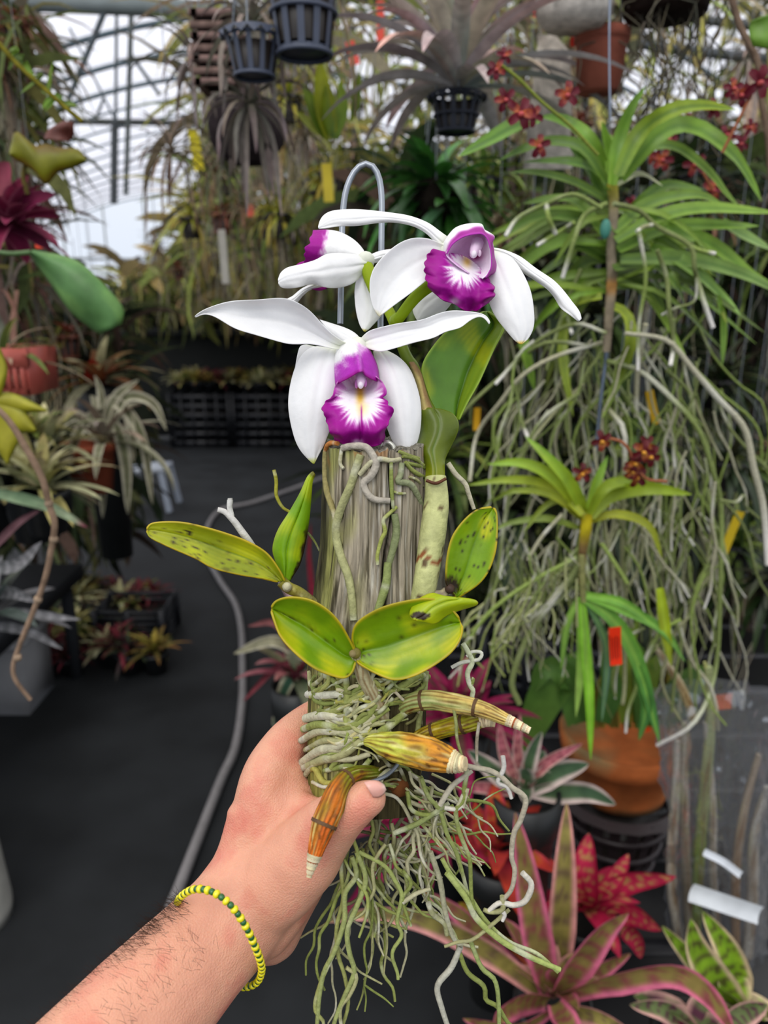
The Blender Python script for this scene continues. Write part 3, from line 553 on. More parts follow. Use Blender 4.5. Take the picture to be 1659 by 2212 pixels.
G2 = [([(968, 1000), (985, 1025), (1005, 1045), (1012, 1065), (1024, 1100)], .0022, .445, (176, 170, 146)), ([(592, 1015), (597, 1040), (597, 1070), (610, 1095), (625, 1105)], .0016, .45, (150, 146, 50)), ([(665, 1150), (680, 1170), (690, 1190)], .001, .46),
      ([(1000, 1390), (1012, 1410), (1020, 1430), (1010, 1455), (1015, 1480), (1022, 1492), (1020, 1510), (1035, 1525), (1040, 1545)], .0022, .43, (188, 194, 160)), ([(975, 1442), (995, 1432), (1015, 1428), (1035, 1424), (1040, 1410), (1020, 1408), (1008, 1418)], .0016, .43, (200, 200, 184)), ([(1018, 1480), (1022, 1468), (1018, 1465)], .0016, .43),
      ([(1005, 1640), (1008, 1670), (1003, 1700), (1000, 1730), (985, 1750), (990, 1790), (1005, 1830), (1015, 1860), (1018, 1930), (1024, 1965)], .0018, .41), ([(978, 1520), (985, 1560), (988, 1600), (1005, 1655)], .0013, .41, (140, 146, 90)),
      ([(1010, 1655), (1035, 1660), (1060, 1665), (1085, 1680), (1105, 1700), (1135, 1725), (1125, 1770), (1110, 1800), (1105, 1850), (1112, 1880), (1105, 1920), (1085, 1945)], .0021, .4, (166, 158, 138)), ([(1086, 1633), (1088, 1660), (1075, 1690), (1095, 1700), (1105, 1725)], .0018, .4, (196, 192, 184)),
      ([(1035, 1560), (1030, 1600), (1030, 1650)], .0013, .405, (140, 130, 110)), ([(1128, 1885), (1148, 1910), (1135, 1945), (1110, 1955), (1080, 1950), (1055, 1968)], .0022, .4, (196, 190, 176)), ([(1085, 1935), (1085, 1965), (1060, 1970), (1045, 1965)], .002, .4), ([(1080, 1965), (1090, 1975), (1085, 1990)], .0016, .4, (205, 200, 190)),
      ([(965, 1885), (985, 1910), (1010, 1945), (1030, 1985), (1080, 2030), (1140, 2065), (1210, 2095)], .0024, .41, (156, 168, 96)), ([(955, 1855), (975, 1890), (1010, 1930), (1050, 1990), (1100, 2035), (1160, 2060), (1205, 2100)], .0018, .415, (156, 168, 96)), ([(1100, 1965), (1060, 2000), (1020, 2030), (990, 2035), (960, 2045)], .0015, .41),
      ([(760, 1850), (770, 1890), (745, 1930), (745, 1980), (735, 2020), (720, 2060), (700, 2100), (690, 2150), (685, 2212), (680, 2260)], .0021, .42, (148, 156, 96)), ([(770, 1840), (790, 1900), (770, 1960), (750, 2010), (755, 2060), (765, 2100), (745, 2150), (725, 2200), (710, 2260)], .0021, .42, (148, 156, 96)),
      ([(742, 1820), (737, 1880), (742, 1940), (728, 2000), (730, 2060), (745, 2110), (752, 2170), (735, 2230)], .0018, .425), ([(730, 2040), (712, 2080), (690, 2130), (680, 2180), (700, 2212), (672, 2240)], .0016, .42), ([(748, 2090), (770, 2110), (755, 2150), (735, 2180), (740, 2240)], .0017, .42),
      ([(775, 1840), (830, 1870), (855, 1905), (868, 1935), (858, 1990), (868, 2020), (850, 2050), (848, 2070), (858, 2100), (860, 2115)], .0017, .42, (146, 156, 90)), ([(870, 1880), (888, 1910), (870, 1940), (880, 1980), (888, 2000)], .0015, .42),
      ([(930, 1840), (950, 1900), (960, 1960), (970, 2000), (985, 2035), (1000, 2040)], .0022, .42, (160, 158, 130)), ([(925, 1950), (935, 1975), (960, 1995), (965, 2020)], .0022, .42, (150, 150, 110)), ([(995, 2045), (975, 2090), (945, 2130), (955, 2180), (975, 2240)], .0024, .42, (178, 176, 160)), ([(990, 2050), (1010, 2100), (1045, 2130), (1050, 2160), (1075, 2175), (1100, 2212), (1140, 2240)], .0019, .42),
      ([(1015, 2030), (1040, 2090), (1070, 2120), (1078, 2190), (1076, 2260)], .0018, .415, (140, 152, 90)), ([(870, 1950), (900, 1930), (930, 1920)], .0018, .42), ([(985, 1750), (1010, 1700), (1000, 1745)], .0016, .41), ([(950, 1740), (975, 1700), (1000, 1680), (1020, 1665)], .0022, .41, (176, 170, 150)), ([(960, 1745), (985, 1748), (1000, 1740)], .0018, .41, (200, 196, 180)),
      ([(910, 1680), (925, 1720), (950, 1750), (965, 1800), (985, 1840), (1000, 1890), (1015, 1950)], .0018, .42, (136, 146, 84)), ([(880, 1710), (890, 1750), (930, 1760), (980, 1740)], .0018, .42), ([(850, 1800), (900, 1780), (940, 1755), (970, 1735)], .0022, .42, (130, 140, 84)), ([(880, 1730), (920, 1740), (905, 1680)], .0018, .43)]
roots(rh, G2)
def wig(mb, x, y, n, step, a, r, d, c, kink=.6, split=.1):
    pts = []; rad = []
    for i in range(n):
        pts.append(P(x, y, d)); x += step * math.cos(a); y += step * math.sin(a); a += U(-kink, kink); a += (1.45 - a) * .18; d += U(-.003, .003)
        if split and R() < split and n - i > 3: wig(mb, x, y, (n - i), step * .9, a + random.choice((-.8, .8)), r * .8, d, c, kink, split * .5)
        if y > 2260: break
    r *= .72
    if len(pts) > 2: mb.tube(pts, [r, r, r * .9, r * .6], rcol(c), 6, len(pts) * 3)
for k in range(34): wig(rh, U(770, 900), U(1700, 1850), random.randint(5, 11), U(22, 34), U(.2, 2.2), U(.0011, .0019), U(.42, .47), random.choice(RC), .8, .12)
for k in range(12): wig(rh, U(740, 800), U(1815, 1860), random.randint(8, 14), U(26, 34), U(1.1, 2.0), U(.0012, .0019), U(.42, .46), random.choice(RC), .6, .08)
for k in range(12): wig(rh, U(880, 960), U(1660, 1760), random.randint(5, 9), U(24, 34), U(.4, 2.0), U(.001, .0016), U(.42, .46), random.choice(RC), .8, .1)
rh.build('hanging_roots', ROOT, orchid)
mb = MB(); mb.ball(P(850, 1690, .43), (.007, .006, .004), (96, 56, 30)); mb.ball(P(835, 1650, .432), (.012, .008, .009), (70, 52, 34)); mb.ball(P(862, 1700, .43), (.006, .006, .006), (110, 66, 34)); mb.ball(P(815, 1560, .434), (.008, .008, .02), (92, 84, 60))
mb.build('root_crown', BARK, orchid)
# ---- the post
post = thing('wooden_post', 'weathered grey wooden post held upright, orchid growing over it', 'post', P(795, 1760, DC))
CX = lambda y: .33 - .16 * ss(1000, 1400, y) + .035 * math.sin(y * .03) + .02 * math.sin(y * .011)
def ring(y, ny=48, tilt=16):
    row = []; cx = PX(y); r0 = PR(y)
    for j in range(ny):
        th = 2 * math.pi * j / ny; cs, sn = math.cos(th), math.sin(th)
        g = .045 * nz(cs * 3.2, sn * 3.2, y * .0022) + .05 * nz(cs * 11, sn * 11, y * .004) + .02 * nz(cs * 26, sn * 26, y * .01)
        xx = cs; crk = math.exp(-((xx - CX(y)) / .03) ** 2) * (sn < 0) * (.16 + .12 * ss(1000, 1300, y))
        crk += math.exp(-((xx + .62) / .02) ** 2) * (sn < 0) * .06
        k = r0 * (1 + g - crk)
        row.append(P(cx + k * cs, y - tilt * sn + (9 * nz(cs * 7, sn * 7, 4) + 5 * nz(cs * 19, sn * 19, 4)) * ss(1000, 958, y), DC + k * sn * DC / F))
    return row
mb = MB(); ys = [958, 962] + [975 + 15 * i for i in range(53)]
def pcol(t, s, p):
    th = 2 * math.pi * s; cs = math.cos(th); y = 958 + t * 800
    c = mixc((168, 158, 138), (140, 130, 112), .5 + .6 * nz(cs * 9, y * .006, 2)); c = mixc(c, (190, 184, 170), ss(.1, .5, nz(cs * 20, y * .01, 7)))
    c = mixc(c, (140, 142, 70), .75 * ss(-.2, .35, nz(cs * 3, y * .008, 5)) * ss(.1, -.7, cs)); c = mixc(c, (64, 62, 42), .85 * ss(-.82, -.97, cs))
    c = mixc(c, (166, 160, 70), .55 * ss(1400, 1480, y)); c = mixc(c, (80, 70, 52), .7 * math.exp(-((cs - .2) / .05) ** 2) * ss(1050, 1250, y) * ss(1450, 1350, y))
    if math.sin(th) < 0:
        c = mixc(c, (34, 30, 24), .95 * math.exp(-((cs - CX(y)) / .03) ** 2) * ss(985, 1010, y)); c = mixc(c, (46, 42, 32), .8 * math.exp(-((cs + .62 + .03 * math.sin(y * .02)) / .016) ** 2))
        c = mixc(c, (60, 54, 40), .7 * ss(.28, .42, nz(cs * 22, y * .007, 31)))
        c = mixc(c, (50, 44, 28), .85 * ss(-.36, -.3, cs + .03 * math.sin(y * .03)) * ss(1440, 1480, y))  # shade of the lower gap and between roots, painted into the wood
    return mixc(c, (182, 120, 66), .5 * ss(1080, 1000, y) * ss(.3, .5, nz(cs * 5, y * .02, 12)))
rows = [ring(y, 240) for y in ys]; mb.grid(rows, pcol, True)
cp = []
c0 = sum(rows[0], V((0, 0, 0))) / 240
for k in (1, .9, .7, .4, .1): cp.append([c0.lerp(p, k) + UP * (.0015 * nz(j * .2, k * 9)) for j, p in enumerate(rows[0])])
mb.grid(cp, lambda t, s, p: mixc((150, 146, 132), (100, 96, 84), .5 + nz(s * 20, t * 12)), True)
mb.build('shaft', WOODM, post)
# ---- hanger wire
hw = thing('wire_hanger', 'grey plastic-coated wire hook looping above the flowers from the post', 'hanger', P(820, 700, .5))
mb = MB(); mb.tube([P(735, 700, .5), P(738, 560, .498), P(740, 470, .498), P(748, 410, .497), P(768, 368, .496), P(793, 354, .496), P(814, 372, .496), P(824, 420, .497), P(824, 520, .498), P(822, 700, .5), P(820, 960, .49)], .0021, (150, 156, 164), 10, 60)
mb.build('hook', WIRE, hw)
mb = MB(); mb.tube([P(700, 1700, .435), P(740, 1699, .41), P(790, 1692, .4085), P(830, 1678, .412), P(856, 1655, .42), P(866, 1630, .43)], .0012, (130, 138, 148), 8, 30); mb.build('tie_wire', WIRE, hw); mb = MB()
mb.tube([P(822, 975, .44), P(834, 955, .438), P(850, 965, .437), P(848, 985, .437), P(834, 985, .437), P(832, 970, .438)], .0014, (190, 190, 180), 8, 24)
mb.build('tie_wire', WIRE, hw)
# ------------------------------------------------------------------ the hand
per = thing('person', 'person reaching in from lower left, only the bare forearm and gripping hand visible', 'person', P(300, 2260, .40))
def chain(mb, L, sq=1.0, n=20, sm=1):
    pts = [P(x, y, d) for x, y, d, r in L]; rad = [r * d / F for x, y, d, r in L]
    q = rs([V((*p, 0)) for p in pts] and pts, 30)
    e0 = (q[0] - q[1]).normalized(); e1 = (q[-1] - q[-2]).normalized(); r0, r1 = rad[0], rad[-1]
    # arclength radii
    K = len(L); seglen = [0]
    for i in range(1, K): seglen.append(seglen[-1] + (pts[i] - pts[i - 1]).length)
    def rad_at(t):
        s = t * seglen[-1]
        for i in range(1, K):
            if s <= seglen[i] or i == K - 1:
                u = (s - seglen[i - 1]) / (seglen[i] - seglen[i - 1]); u = min(1, max(0, u)); u = u * u * (3 - 2 * u) * .5 + u * .5
                return rad[i - 1] + (rad[i] - rad[i - 1]) * u
    full = []; rr = []
    for k in range(6, 0, -1): a = math.pi / 2 * k / 6; full.append(q[0] + e0 * r0 * math.sin(a)); rr.append(max(1e-5, r0 * math.cos(a)))
    for i, p in enumerate(q): full.append(p); rr.append(rad_at(i / 30))
    for k in range(1, 7): a = math.pi / 2 * k / 6; full.append(q[-1] + e1 * r1 * math.sin(a)); rr.append(max(1e-5, r1 * math.cos(a)))
    u = None; rows = []; N = len(full) - 1
    for i, p in enumerate(full):
        t = (full[min(i + 1, N)] - full[max(i - 1, 0)]).normalized()
        if u is None: u = FW.copy()
        u = (u - t * u.dot(t)).normalized(); v = t.cross(u)
        rows.append([p + (u * math.cos(2 * math.pi * j / n) * sq + v * math.sin(2 * math.pi * j / n)) * rr[i] for j in range(n)])
    b = mb.grid(rows, (0, 0, 0), True)
    m0 = len(mb.v)
    for row in (rows[0], rows[-1]):
        mb.cap(row, (0, 0, 0))
hb = MB()
chain(hb, [(60, 2480, .34, 190), (190, 2330, .365, 165), (290, 2212, .385, 146), (375, 2118, .405, 131), (440, 2048, .42, 120), (500, 1985, .432, 114), (545, 1925, .44, 112)], .82)
chain(hb, [(500, 1985, .434, 100), (560, 1900, .443, 112), (590, 1810, .447, 110), (596, 1740, .448, 104), (590, 1690, .45, 72)], .55)
chain(hb, [(560, 1985, .445, 85), (620, 1900, .452, 84), (640, 1840, .455, 84)], .8)
chain(hb, [(555, 2010, .455, 70), (590, 2030, .462, 52), (615, 1980, .462, 52), (660, 1900, .47, 50)], .9)
chain(hb, [(568, 1780, .45, 72), (572, 1690, .45, 56), (612, 1618, .462, 51), (662, 1568, .482, 45), (720, 1535, .505, 38), (800, 1530, .512, 33), (860, 1545, .505, 28)])
chain(hb, [(590, 1800, .47, 70), (600, 1735, .478, 55), (655, 1660, .497, 45), (730, 1625, .518, 39), (810, 1618, .52, 35), (868, 1630, .51, 29)])
chain(hb, [(620, 1850, .48, 66), (640, 1790, .49, 50), (690, 1730, .505, 42), (750, 1700, .518, 36), (815, 1695, .518, 32), (858, 1700, .508, 27)])
chain(hb, [(640, 1890, .48, 58), (665, 1840, .49, 44), (710, 1790, .502, 36), (760, 1765, .508, 30), (810, 1755, .502, 25)])
chain(hb, [(540, 1960, .438, 84), (600, 1900, .434, 92), (655, 1848, .428, 84), (700, 1795, .42, 68), (742, 1757, .409, 55), (776, 1734, .4035, 47), (796, 1724, .402, 40)], .95)
chain(hb, [(620, 1760, .446, 70), (650, 1770, .44, 62), (690, 1775, .432, 52)], .6)
arm = hb.build('arm', SKIN, per)
rm = arm.modifiers.new('join', 'REMESH'); rm.mode = 'VOXEL'; rm.voxel_size = .0016; rm.use_smooth_shade = True
sm = arm.modifiers.new('soften', 'SMOOTH'); sm.factor = .6; sm.iterations = 14
SKN = bpy.data.materials.new('arm_skin'); SKN.use_nodes = True; t = SKN.node_tree; b = t.nodes['Principled BSDF']; N = t.nodes; L_ = t.links
c_ = N.new('ShaderNodeTexCoord'); n1 = N.new('ShaderNodeTexNoise'); n1.inputs['Scale'].default_value = 38; n1.inputs['Detail'].default_value = 5; L_.new(c_.outputs['Object'], n1.inputs['Vector'])
cr = N.new('ShaderNodeValToRGB'); L_.new(n1.outputs['Fac'], cr.inputs[0]); e = cr.color_ramp.elements
e[0].position = .3; e[0].color = (*lin((208, 148, 122)), 1); e[1].position = .72; e[1].color = (*lin((212, 130, 110)), 1); q = e.new(.52); q.color = (*lin((220, 160, 132)), 1)
L_.new(cr.outputs[0], b.inputs['Base Color']); b.inputs['Roughness'].default_value = .48; b.inputs['Specular IOR Level'].default_value = .35
b.inputs['Subsurface Weight'].default_value = .3; b.inputs['Subsurface Radius'].default_value = (.006, .002, .001); b.inputs['Subsurface Scale'].default_value = 1
n2 = N.new('ShaderNodeTexVoronoi'); n2.inputs['Scale'].default_value = 900; L_.new(c_.outputs['Object'], n2.inputs['Vector'])
n3 = N.new('ShaderNodeTexNoise'); n3.inputs['Scale'].default_value = 90; n3.inputs['Detail'].default_value = 6; L_.new(c_.outputs['Object'], n3.inputs['Vector'])
ad = N.new('ShaderNodeMath'); ad.operation = 'ADD'; L_.new(n2.outputs['Distance'], ad.inputs[0]); L_.new(n3.outputs['Fac'], ad.inputs[1])
bp = N.new('ShaderNodeBump'); bp.inputs['Strength'].default_value = .4; bp.inputs['Distance'].default_value = .0007; L_.new(ad.outputs[0], bp.inputs['Height']); L_.new(bp.outputs[0], b.inputs['Normal'])
arm.data.materials[0] = SKN
mb = MB()
patch(mb, [(786, 1690), (800, 1686), (816, 1687), (830, 1695)], [(806, 1722), (818, 1722), (828, 1716), (834, 1706)], lambda t, s: .3905 + .0022 * abs(2 * s - 1) ** 2 + .004 * t * t, lambda t, s, x, y: mixc((226, 164, 150), (236, 200, 188), ss(.6, 1, t)), 12, 10)
mb.build('thumbnail', NAIL, arm, thick=.0005)
hr = MB()
def hair(x0, y0, d, a, l):
    p = P(x0, y0, d); dr = (RX * math.cos(a) + UP * math.sin(a) - FW * U(.1, .9)).normalized(); pts = [p]
    for k in range(4): p = p + dr * l / 4; pts.append(p); dr = (dr + UP * U(-.25, .1) + RX * U(-.1, .2)).normalized()
    hr.tube(pts, [.00008, .00007, .00005, .00002], (48, 34, 28), 3, 6)
for k in range(760):
    t = R() ** 1.2; o_ = abs(random.gauss(0, .45)) * 38 + 1; x = 392 - 320 * t + o_ * .66; y = 1932 + 300 * t + o_ * .75
    dc = .421 - .05 * t; rr = (118 + 30 * t); h_ = math.sqrt(max(0, 1 - (1 - min(1, o_ / rr)) ** 2)) * rr * dc / F * .8
    hair(x, y, dc - h_ + .001, math.radians(U(100, 175)), U(.005, .013))
for k in range(120):
    t = R(); u = U(.1, .8); x = 380 - 200 * t + 130 * u; y = 2000 + 190 * t + 60 * u
    hair(x, y, .373 - .02 * t + .006 * u, math.radians(U(60, 150)), U(.004, .010))
o = hr.build('arm_hair', HAIR, arm); o['kind'] = 'stuff'
# ---- bracelet
br = thing('bracelet', 'thin bracelet of yellow and green beads around the wrist', 'bracelet', P(470, 2020, .42))
front = [(392, 1975, .43), (383, 1955, .418), (392, 1936, .406), (420, 1921, .392), (460, 1927, .383), (500, 1957, .380), (530, 2000, .384), (550, 2042, .392), (563, 2078, .404), (565, 2100, .416), (555, 2122, .428), (532, 2132, .438)]
back = [(500, 2125, .452), (460, 2080, .46), (430, 2030, .458), (400, 1990, .445), (392, 1975, .43)]
pts = rs([P(*p) for p in front + back], 92)
mbt = MB(); mbt.tube(pts, .0004, (60, 70, 30), 5, 120); mbt.build('thread', BEAD, br)
YB = (232, 220, 20); GB = (30, 96, 44)
for k in range(92):
    p = (pts[k] + pts[k + 1]) / 2; d = (pts[k + 1] - pts[k]).normalized(); h = (pts[k + 1] - pts[k]).length * .5
    g = k % 2 == 0; g = (k % 2 == 0) if 8 < k < 80 else (k % 3 == 0)
    rr = .0017 if g else .0022; q = d.orthogonal().normalized(); b_ = MB()
    rows = [[p + d * h * zz + (q * math.cos(a) + d.cross(q) * math.sin(a)) * rr * k2 for a in [math.pi / 5 * j for j in range(10)]] for zz, k2 in ((-1, .35), (-.85, .75), (-.4, 1), (.4, 1), (.85, .75), (1, .35))]
    b_.grid(rows, GB if g else YB, True); b_.build('bead', BEAD, br)
# ================================================================== THE NURSERY
def qstrap(mb, pts, w, Y, col, n=12, cup=.3, face=None, m=4, shape=None, wav=0, dY=None):
    """leaf along photo-measured points standing at distance Y (metres); w = half width in px"""
    P3 = []
    for i, p in enumerate(pts):
        t = i / (len(pts) - 1); P3.append(Q(p[0], p[1], Y + (dY * t if dY else 0) + (p[2] if len(p) > 2 else 0)))
    mb.strap(P3, w * S(P3[len(P3) // 2]), col, n, m, cup, face or V((U(-.3, .3), -1, U(.15, .6))), shape, wav)
def lcol(c0, c1=None, edge=None, tip=None, mid=None, band=None, ew=.14):
    c1 = c1 or c0; sd = U(0, 40)
    def f_(t, s, p):
        c = mixc(c0, c1, t + .5 * nz(t * 4, s * 3, sd))
        if band: c = mixc(c, band, .8 * ss(.1, .5, .6 * math.sin(t * 46 + sd + 2 * nz(t * 8, s * 4, sd)) + .9 * nz(t * 22, s * 7, sd)))
        if mid: c = mixc(c, mid, .8 * math.exp(-((s - .5) / .12) ** 2))
        if edge: c = mixc(c, edge, 1 - ss(ew * .4, ew, min(s, 1 - s)))
        if tip: c = mixc(c, tip, ss(.85, 1, t))
        return c
    return f_
def qtube(mb, pts, r, Y, c, n=6, seg=None):
    mb.tube([Q(p[0], p[1], Y + (p[2] if len(p) > 2 else 0)) for p in pts], r, c, n, seg)
def rosette(mb, c, n, L, w, e0, e1, droop, cols, up=V((0, 0, 1)), cup=.3, seg=9, m=4, jit=.15, shape=None):
    c = V(c)
    for k in range(n):
        a = k * 2.39996 + U(-.3, .3); q = k / max(1, n - 1); e = math.radians(e1 + (e0 - e1) * q + U(-8, 8)); l = L * U(1 - jit * 2, 1 + jit) * (1 - .35 * q)
        p = c.copy(); pts = [p.copy()]; dr = droop * U(.7, 1.3)
        for i in range(6):
            p = p + V((math.cos(a) * math.cos(e), math.sin(a) * math.cos(e), math.sin(e))) * l / 6; pts.append(p.copy()); e = max(-1.45, e - dr / 6)
        cc = random.choice(cols) if isinstance(cols, list) else cols
        mb.strap(pts, w * U(.8, 1.15), cc() if callable(cc) and cc.__name__ == '<lambda>' and cc.__code__.co_argcount == 0 else cc, seg, m, cup, None, shape)
def pot(name, c, r, h, col, m, parent, rim=.12, taper=.75):
    mb = MB(); mb.lathe(c, [(.001, 0), (r * taper, 0), (r * (taper + (1 - taper) * .8), h * .8), (r * 1.0, h * .82), (r * 1.08, h * .84), (r * 1.08, h), (r * .96, h), (r * .9, h * .8), (.001, h * .8)], col, 28)
    return mb.build(name, m, parent)
def netpot(mb, c, r, h, col, n=16, rows=2, taper=.72):
    c = V(c); R_ = lambda z: r * (taper + (1 - taper) * z / h)
    for k in range(n):
        a = 2 * math.pi * k / n; mb.strap([c + V((R_(z) * math.cos(a), R_(z) * math.sin(a), z)) for z in (0, h * .5, h)], r * .09, col, 4, 1, 0, V((math.cos(a), math.sin(a), 0)), shape=lambda x: 1)
    for z in [h * i / rows for i in range(rows + 1)]:
        mb.tube([c + V((R_(z) * math.cos(a), R_(z) * math.sin(a), z)) for a in [2 * math.pi * j / 24 for j in range(25)]], r * .07, col, 5, 24)
    mb.lathe(c, [(.001, 0.002), (R_(0), 0.002), (R_(0) * .97, .008), (.001, .01)], col, n)
    fr = [c + V((r * (1.18 + .05 * math.cos(j * math.pi)) * math.cos(a), r * (1.18 + .05 * math.cos(j * math.pi)) * math.sin(a), h + .004 * math.cos(j * math.pi))) for j, a in enumerate([2 * math.pi * j / 32 for j in range(33)])]
    fi = [c + V((r * math.cos(a), r * math.sin(a), h + .01)) for a in [2 * math.pi * j / 32 for j in range(33)]]
    mb.grid([fr, fi], col); mb.lathe(c, [(.001, h * .85), (R_(h * .85) * .93, h * .8), (R_(h * .2) * .93, h * .1)], (34, 28, 24), 14)
def wires(c, r, top, parent, n=3, col=(120, 126, 132), th=.0016):
    mb = MB(); c = V(c); k_ = V((c.x, c.y, min(top, c.z + .28)))
    for k in range(n): a = 2 * math.pi * k / n + .5; mb.tube([c + V((r * math.cos(a), r * math.sin(a), 0)), k_], th, col, 5, 2)
    mb.tube([k_, V((c.x, c.y, top))], th, col, 5, 2); return mb.build('hanging_wire', WIRE, parent)
def tagplate(mb, px, py, w_, h_, Y, col, rot=0):
    c = Q(px, py, Y); s_ = S(c); a = V((math.cos(rot), 0, math.sin(rot))); b = V((-math.sin(rot), -.1, math.cos(rot)))
    mb.grid([[c + a * (i * w_ * s_ / 2) + b * (j * h_ * s_ / 2) + V((0, -.002 * j * j, 0)) for i in (-1, 0, 1)] for j in (-1, -.5, 0, .5, 1)], col)
VG = (112, 140, 46); VL = (150, 174, 66); VY = (152, 176, 40)
# ---- right: three hanging strap-leaved orchids
def wirestem(o, pts, r, Y, c, name='stem', m=None):
    mb = MB(); qtube(mb, pts, r, Y, c, 8); return mb.build(name, m or BARK, o)
v1 = thing('hanging_strap_orchid', 'tallest hanging strap-leaved orchid with green crown at upper right', 'orchid', Q(1320, 640, 1.15))
mb = MB(); Y = 1.15
for pts, w_, c0, c1 in [
    ([(1322, 400), (1335, 310), (1360, 240), (1395, 185)], 16, (110, 158, 40), (80, 130, 40)), ([(1320, 400), (1316, 330), (1300, 262)], 12, (126, 176, 46), (96, 150, 40)), ([(1322, 400), (1330, 340), (1318, 290)], 12, (140, 190, 50), (110, 160, 40)),
    ([(1335, 380), (1380, 290), (1450, 240), (1520, 228), (1590, 237)], 19, (84, 118, 24), (150, 176, 30)), ([(1340, 385), (1430, 285), (1500, 275), (1570, 320), (1610, 370), (1645, 435)], 20, (92, 138, 36), (126, 176, 62)),
    ([(1335, 390), (1390, 325), (1460, 318), (1530, 370), (1570, 420), (1600, 450)], 13, (84, 124, 34), (110, 150, 50)), ([(1315, 385), (1270, 300), (1220, 262), (1165, 252)], 17, (118, 168, 40), (70, 116, 34)),
    ([(1165, 258), (1120, 268), (1060, 300), (990, 338)], 17, (74, 122, 44), (108, 166, 60)), ([(1312, 395), (1260, 320), (1190, 305), (1130, 322), (1075, 348)], 12, (80, 120, 36), (60, 100, 30)), ([(1310, 430), (1240, 392), (1160, 372), (1100, 372)], 9, (70, 104, 34), (60, 92, 30)),
    ([(1312, 410), (1290, 370), (1240, 350), (1180, 348), (1130, 350)], 12, (66, 110, 32), (58, 96, 30)), ([(1310, 440), (1290, 400), (1262, 350), (1225, 310)], 14, (74, 116, 30), (50, 90, 30)),
    ([(1330, 400), (1380, 375), (1432, 402)], 6, (206, 204, 180), (226, 220, 210)),
    ([(1440, 490), (1540, 530), (1620, 590), (1665, 610)], 16, (132, 180, 60), (150, 196, 84)), ([(1400, 530), (1480, 570), (1560, 640), (1600, 682)], 15, (96, 140, 50), (124, 170, 80)), ([(1340, 560), (1480, 560), (1600, 590), (1700, 640)], 16, (86, 124, 50), (120, 158, 90)),
    ([(1330, 520), (1420, 470), (1520, 450), (1680, 460)], 16, (96, 138, 44), (130, 170, 60)), ([(1325, 500), (1400, 440), (1500, 420), (1560, 440)], 15, (100, 142, 50), (112, 150, 52)), ([(1335, 540), (1450, 490), (1640, 488)], 16, (90, 132, 40), (120, 164, 60)), ([(1560, 480), (1610, 510), (1668, 540)], 14, (120, 160, 80), (136, 176, 96)),
    ([(1310, 500), (1240, 470), (1150, 470), (1090, 510)], 15, (96, 138, 50), (80, 116, 44)), ([(1310, 560), (1230, 520), (1160, 540), (1110, 600)], 15, (86, 124, 44), (84, 120, 44)), ([(1312, 520), (1250, 440), (1190, 430), (1130, 440)], 14, (110, 150, 54), (86, 124, 44)), ([(1318, 560), (1260, 570), (1220, 620), (1190, 680)], 14, (80, 110, 40), (90, 120, 40)),
    ([(1325, 580), (1400, 570), (1450, 600), (1480, 660)], 14, (80, 116, 40), (96, 130, 50)), ([(1330, 600), (1400, 620), (1440, 680)], 12, (76, 108, 36), (80, 112, 40)),
    ([(1322, 660), (1355, 680), (1362, 740), (1335, 820), (1300, 905)], 13, (150, 168, 40), (92, 116, 44)), ([(1300, 640), (1250, 650), (1220, 690), (1216, 780), (1238, 900)], 12, (140, 158, 40), (120, 140, 40)), ([(1550, 640), (1562, 700), (1560, 790)], 9, (112, 158, 50), (90, 132, 44)),
    ([(1120, 690), (1135, 760), (1155, 845)], 12, (120, 160, 50), (86, 128, 44)), ([(1500, 520), (1530, 600), (1570, 700)], 8, (100, 130, 44), (140, 146, 40)), ([(1340, 480), (1390, 430), (1440, 400), (1520, 410)], 13, (84, 126, 40), (80, 120, 40))]:
    qstrap(mb, [(a, b, U(-.03, .03)) for a, b in pts], w_, Y + U(-.02, .06), lcol(mixc(c0, (176, 186, 80), .28), mixc(c1, (176, 186, 90), .28), mid=mixc(c0, (60, 90, 20), .3)), 14)
for k in range(46):
    a = U(-1, 1); x0, y0 = 1318 + U(-10, 10), U(440, 640); x1 = x0 + math.copysign(U(90, 330), a); y1 = y0 + U(-30, 170)
    qstrap(mb, [(x0, y0, .02), ((x0 + x1) / 2, (y0 + y1) / 2 - U(20, 60), U(-.02, .15)), (x1, y1, U(-.04, .2))], U(6, 11), Y, lcol(vary(random.choice([VG, VG, (98, 120, 54), VL]), .15)), 9)
mb.build('foliage', BLEAF, v1)
wirestem(v1, [(1322, 395), (1326, 450), (1320, 540), (1322, 600), (1316, 680), (1310, 760)], [.008, .007, .007, .008, .007, .006], Y, lambda t, a, p: mixc(mixc((170, 160, 60), (136, 124, 104), ss(0, .2, t)), (190, 120, 40), .7 * math.exp(-((t - .6) / .04) ** 2)))
mb = MB(); qtube(mb, [(1318, -60), (1316, 100), (1318, 260)], .0014, 1.17, (140, 150, 166)); qtube(mb, [(1325, 400), (1328, 520), (1310, 760), (1298, 860), (1284, 1010)], .003, 1.17, (110, 122, 140)); mb.build('hanging_wire', WIRE, v1)
mb = MB(); mb.ball(Q(1308, 495, 1.13), (.008, .006, .014), (70, 136, 120)); mb.build('tie', PLAST, v1)
RG = [(128, 142, 80), (150, 150, 112), (170, 166, 138), (138, 156, 80), (118, 128, 76)]
def rc2(c, white=False):
    sd = U(0, 30); return lambda t, a, p: mixc(mixc(c, (196, 194, 178), ss(.1, .5, nz(t * 4, sd))), (224, 220, 212), ss(.7, .95, t) if white else 0)
mb = MB()
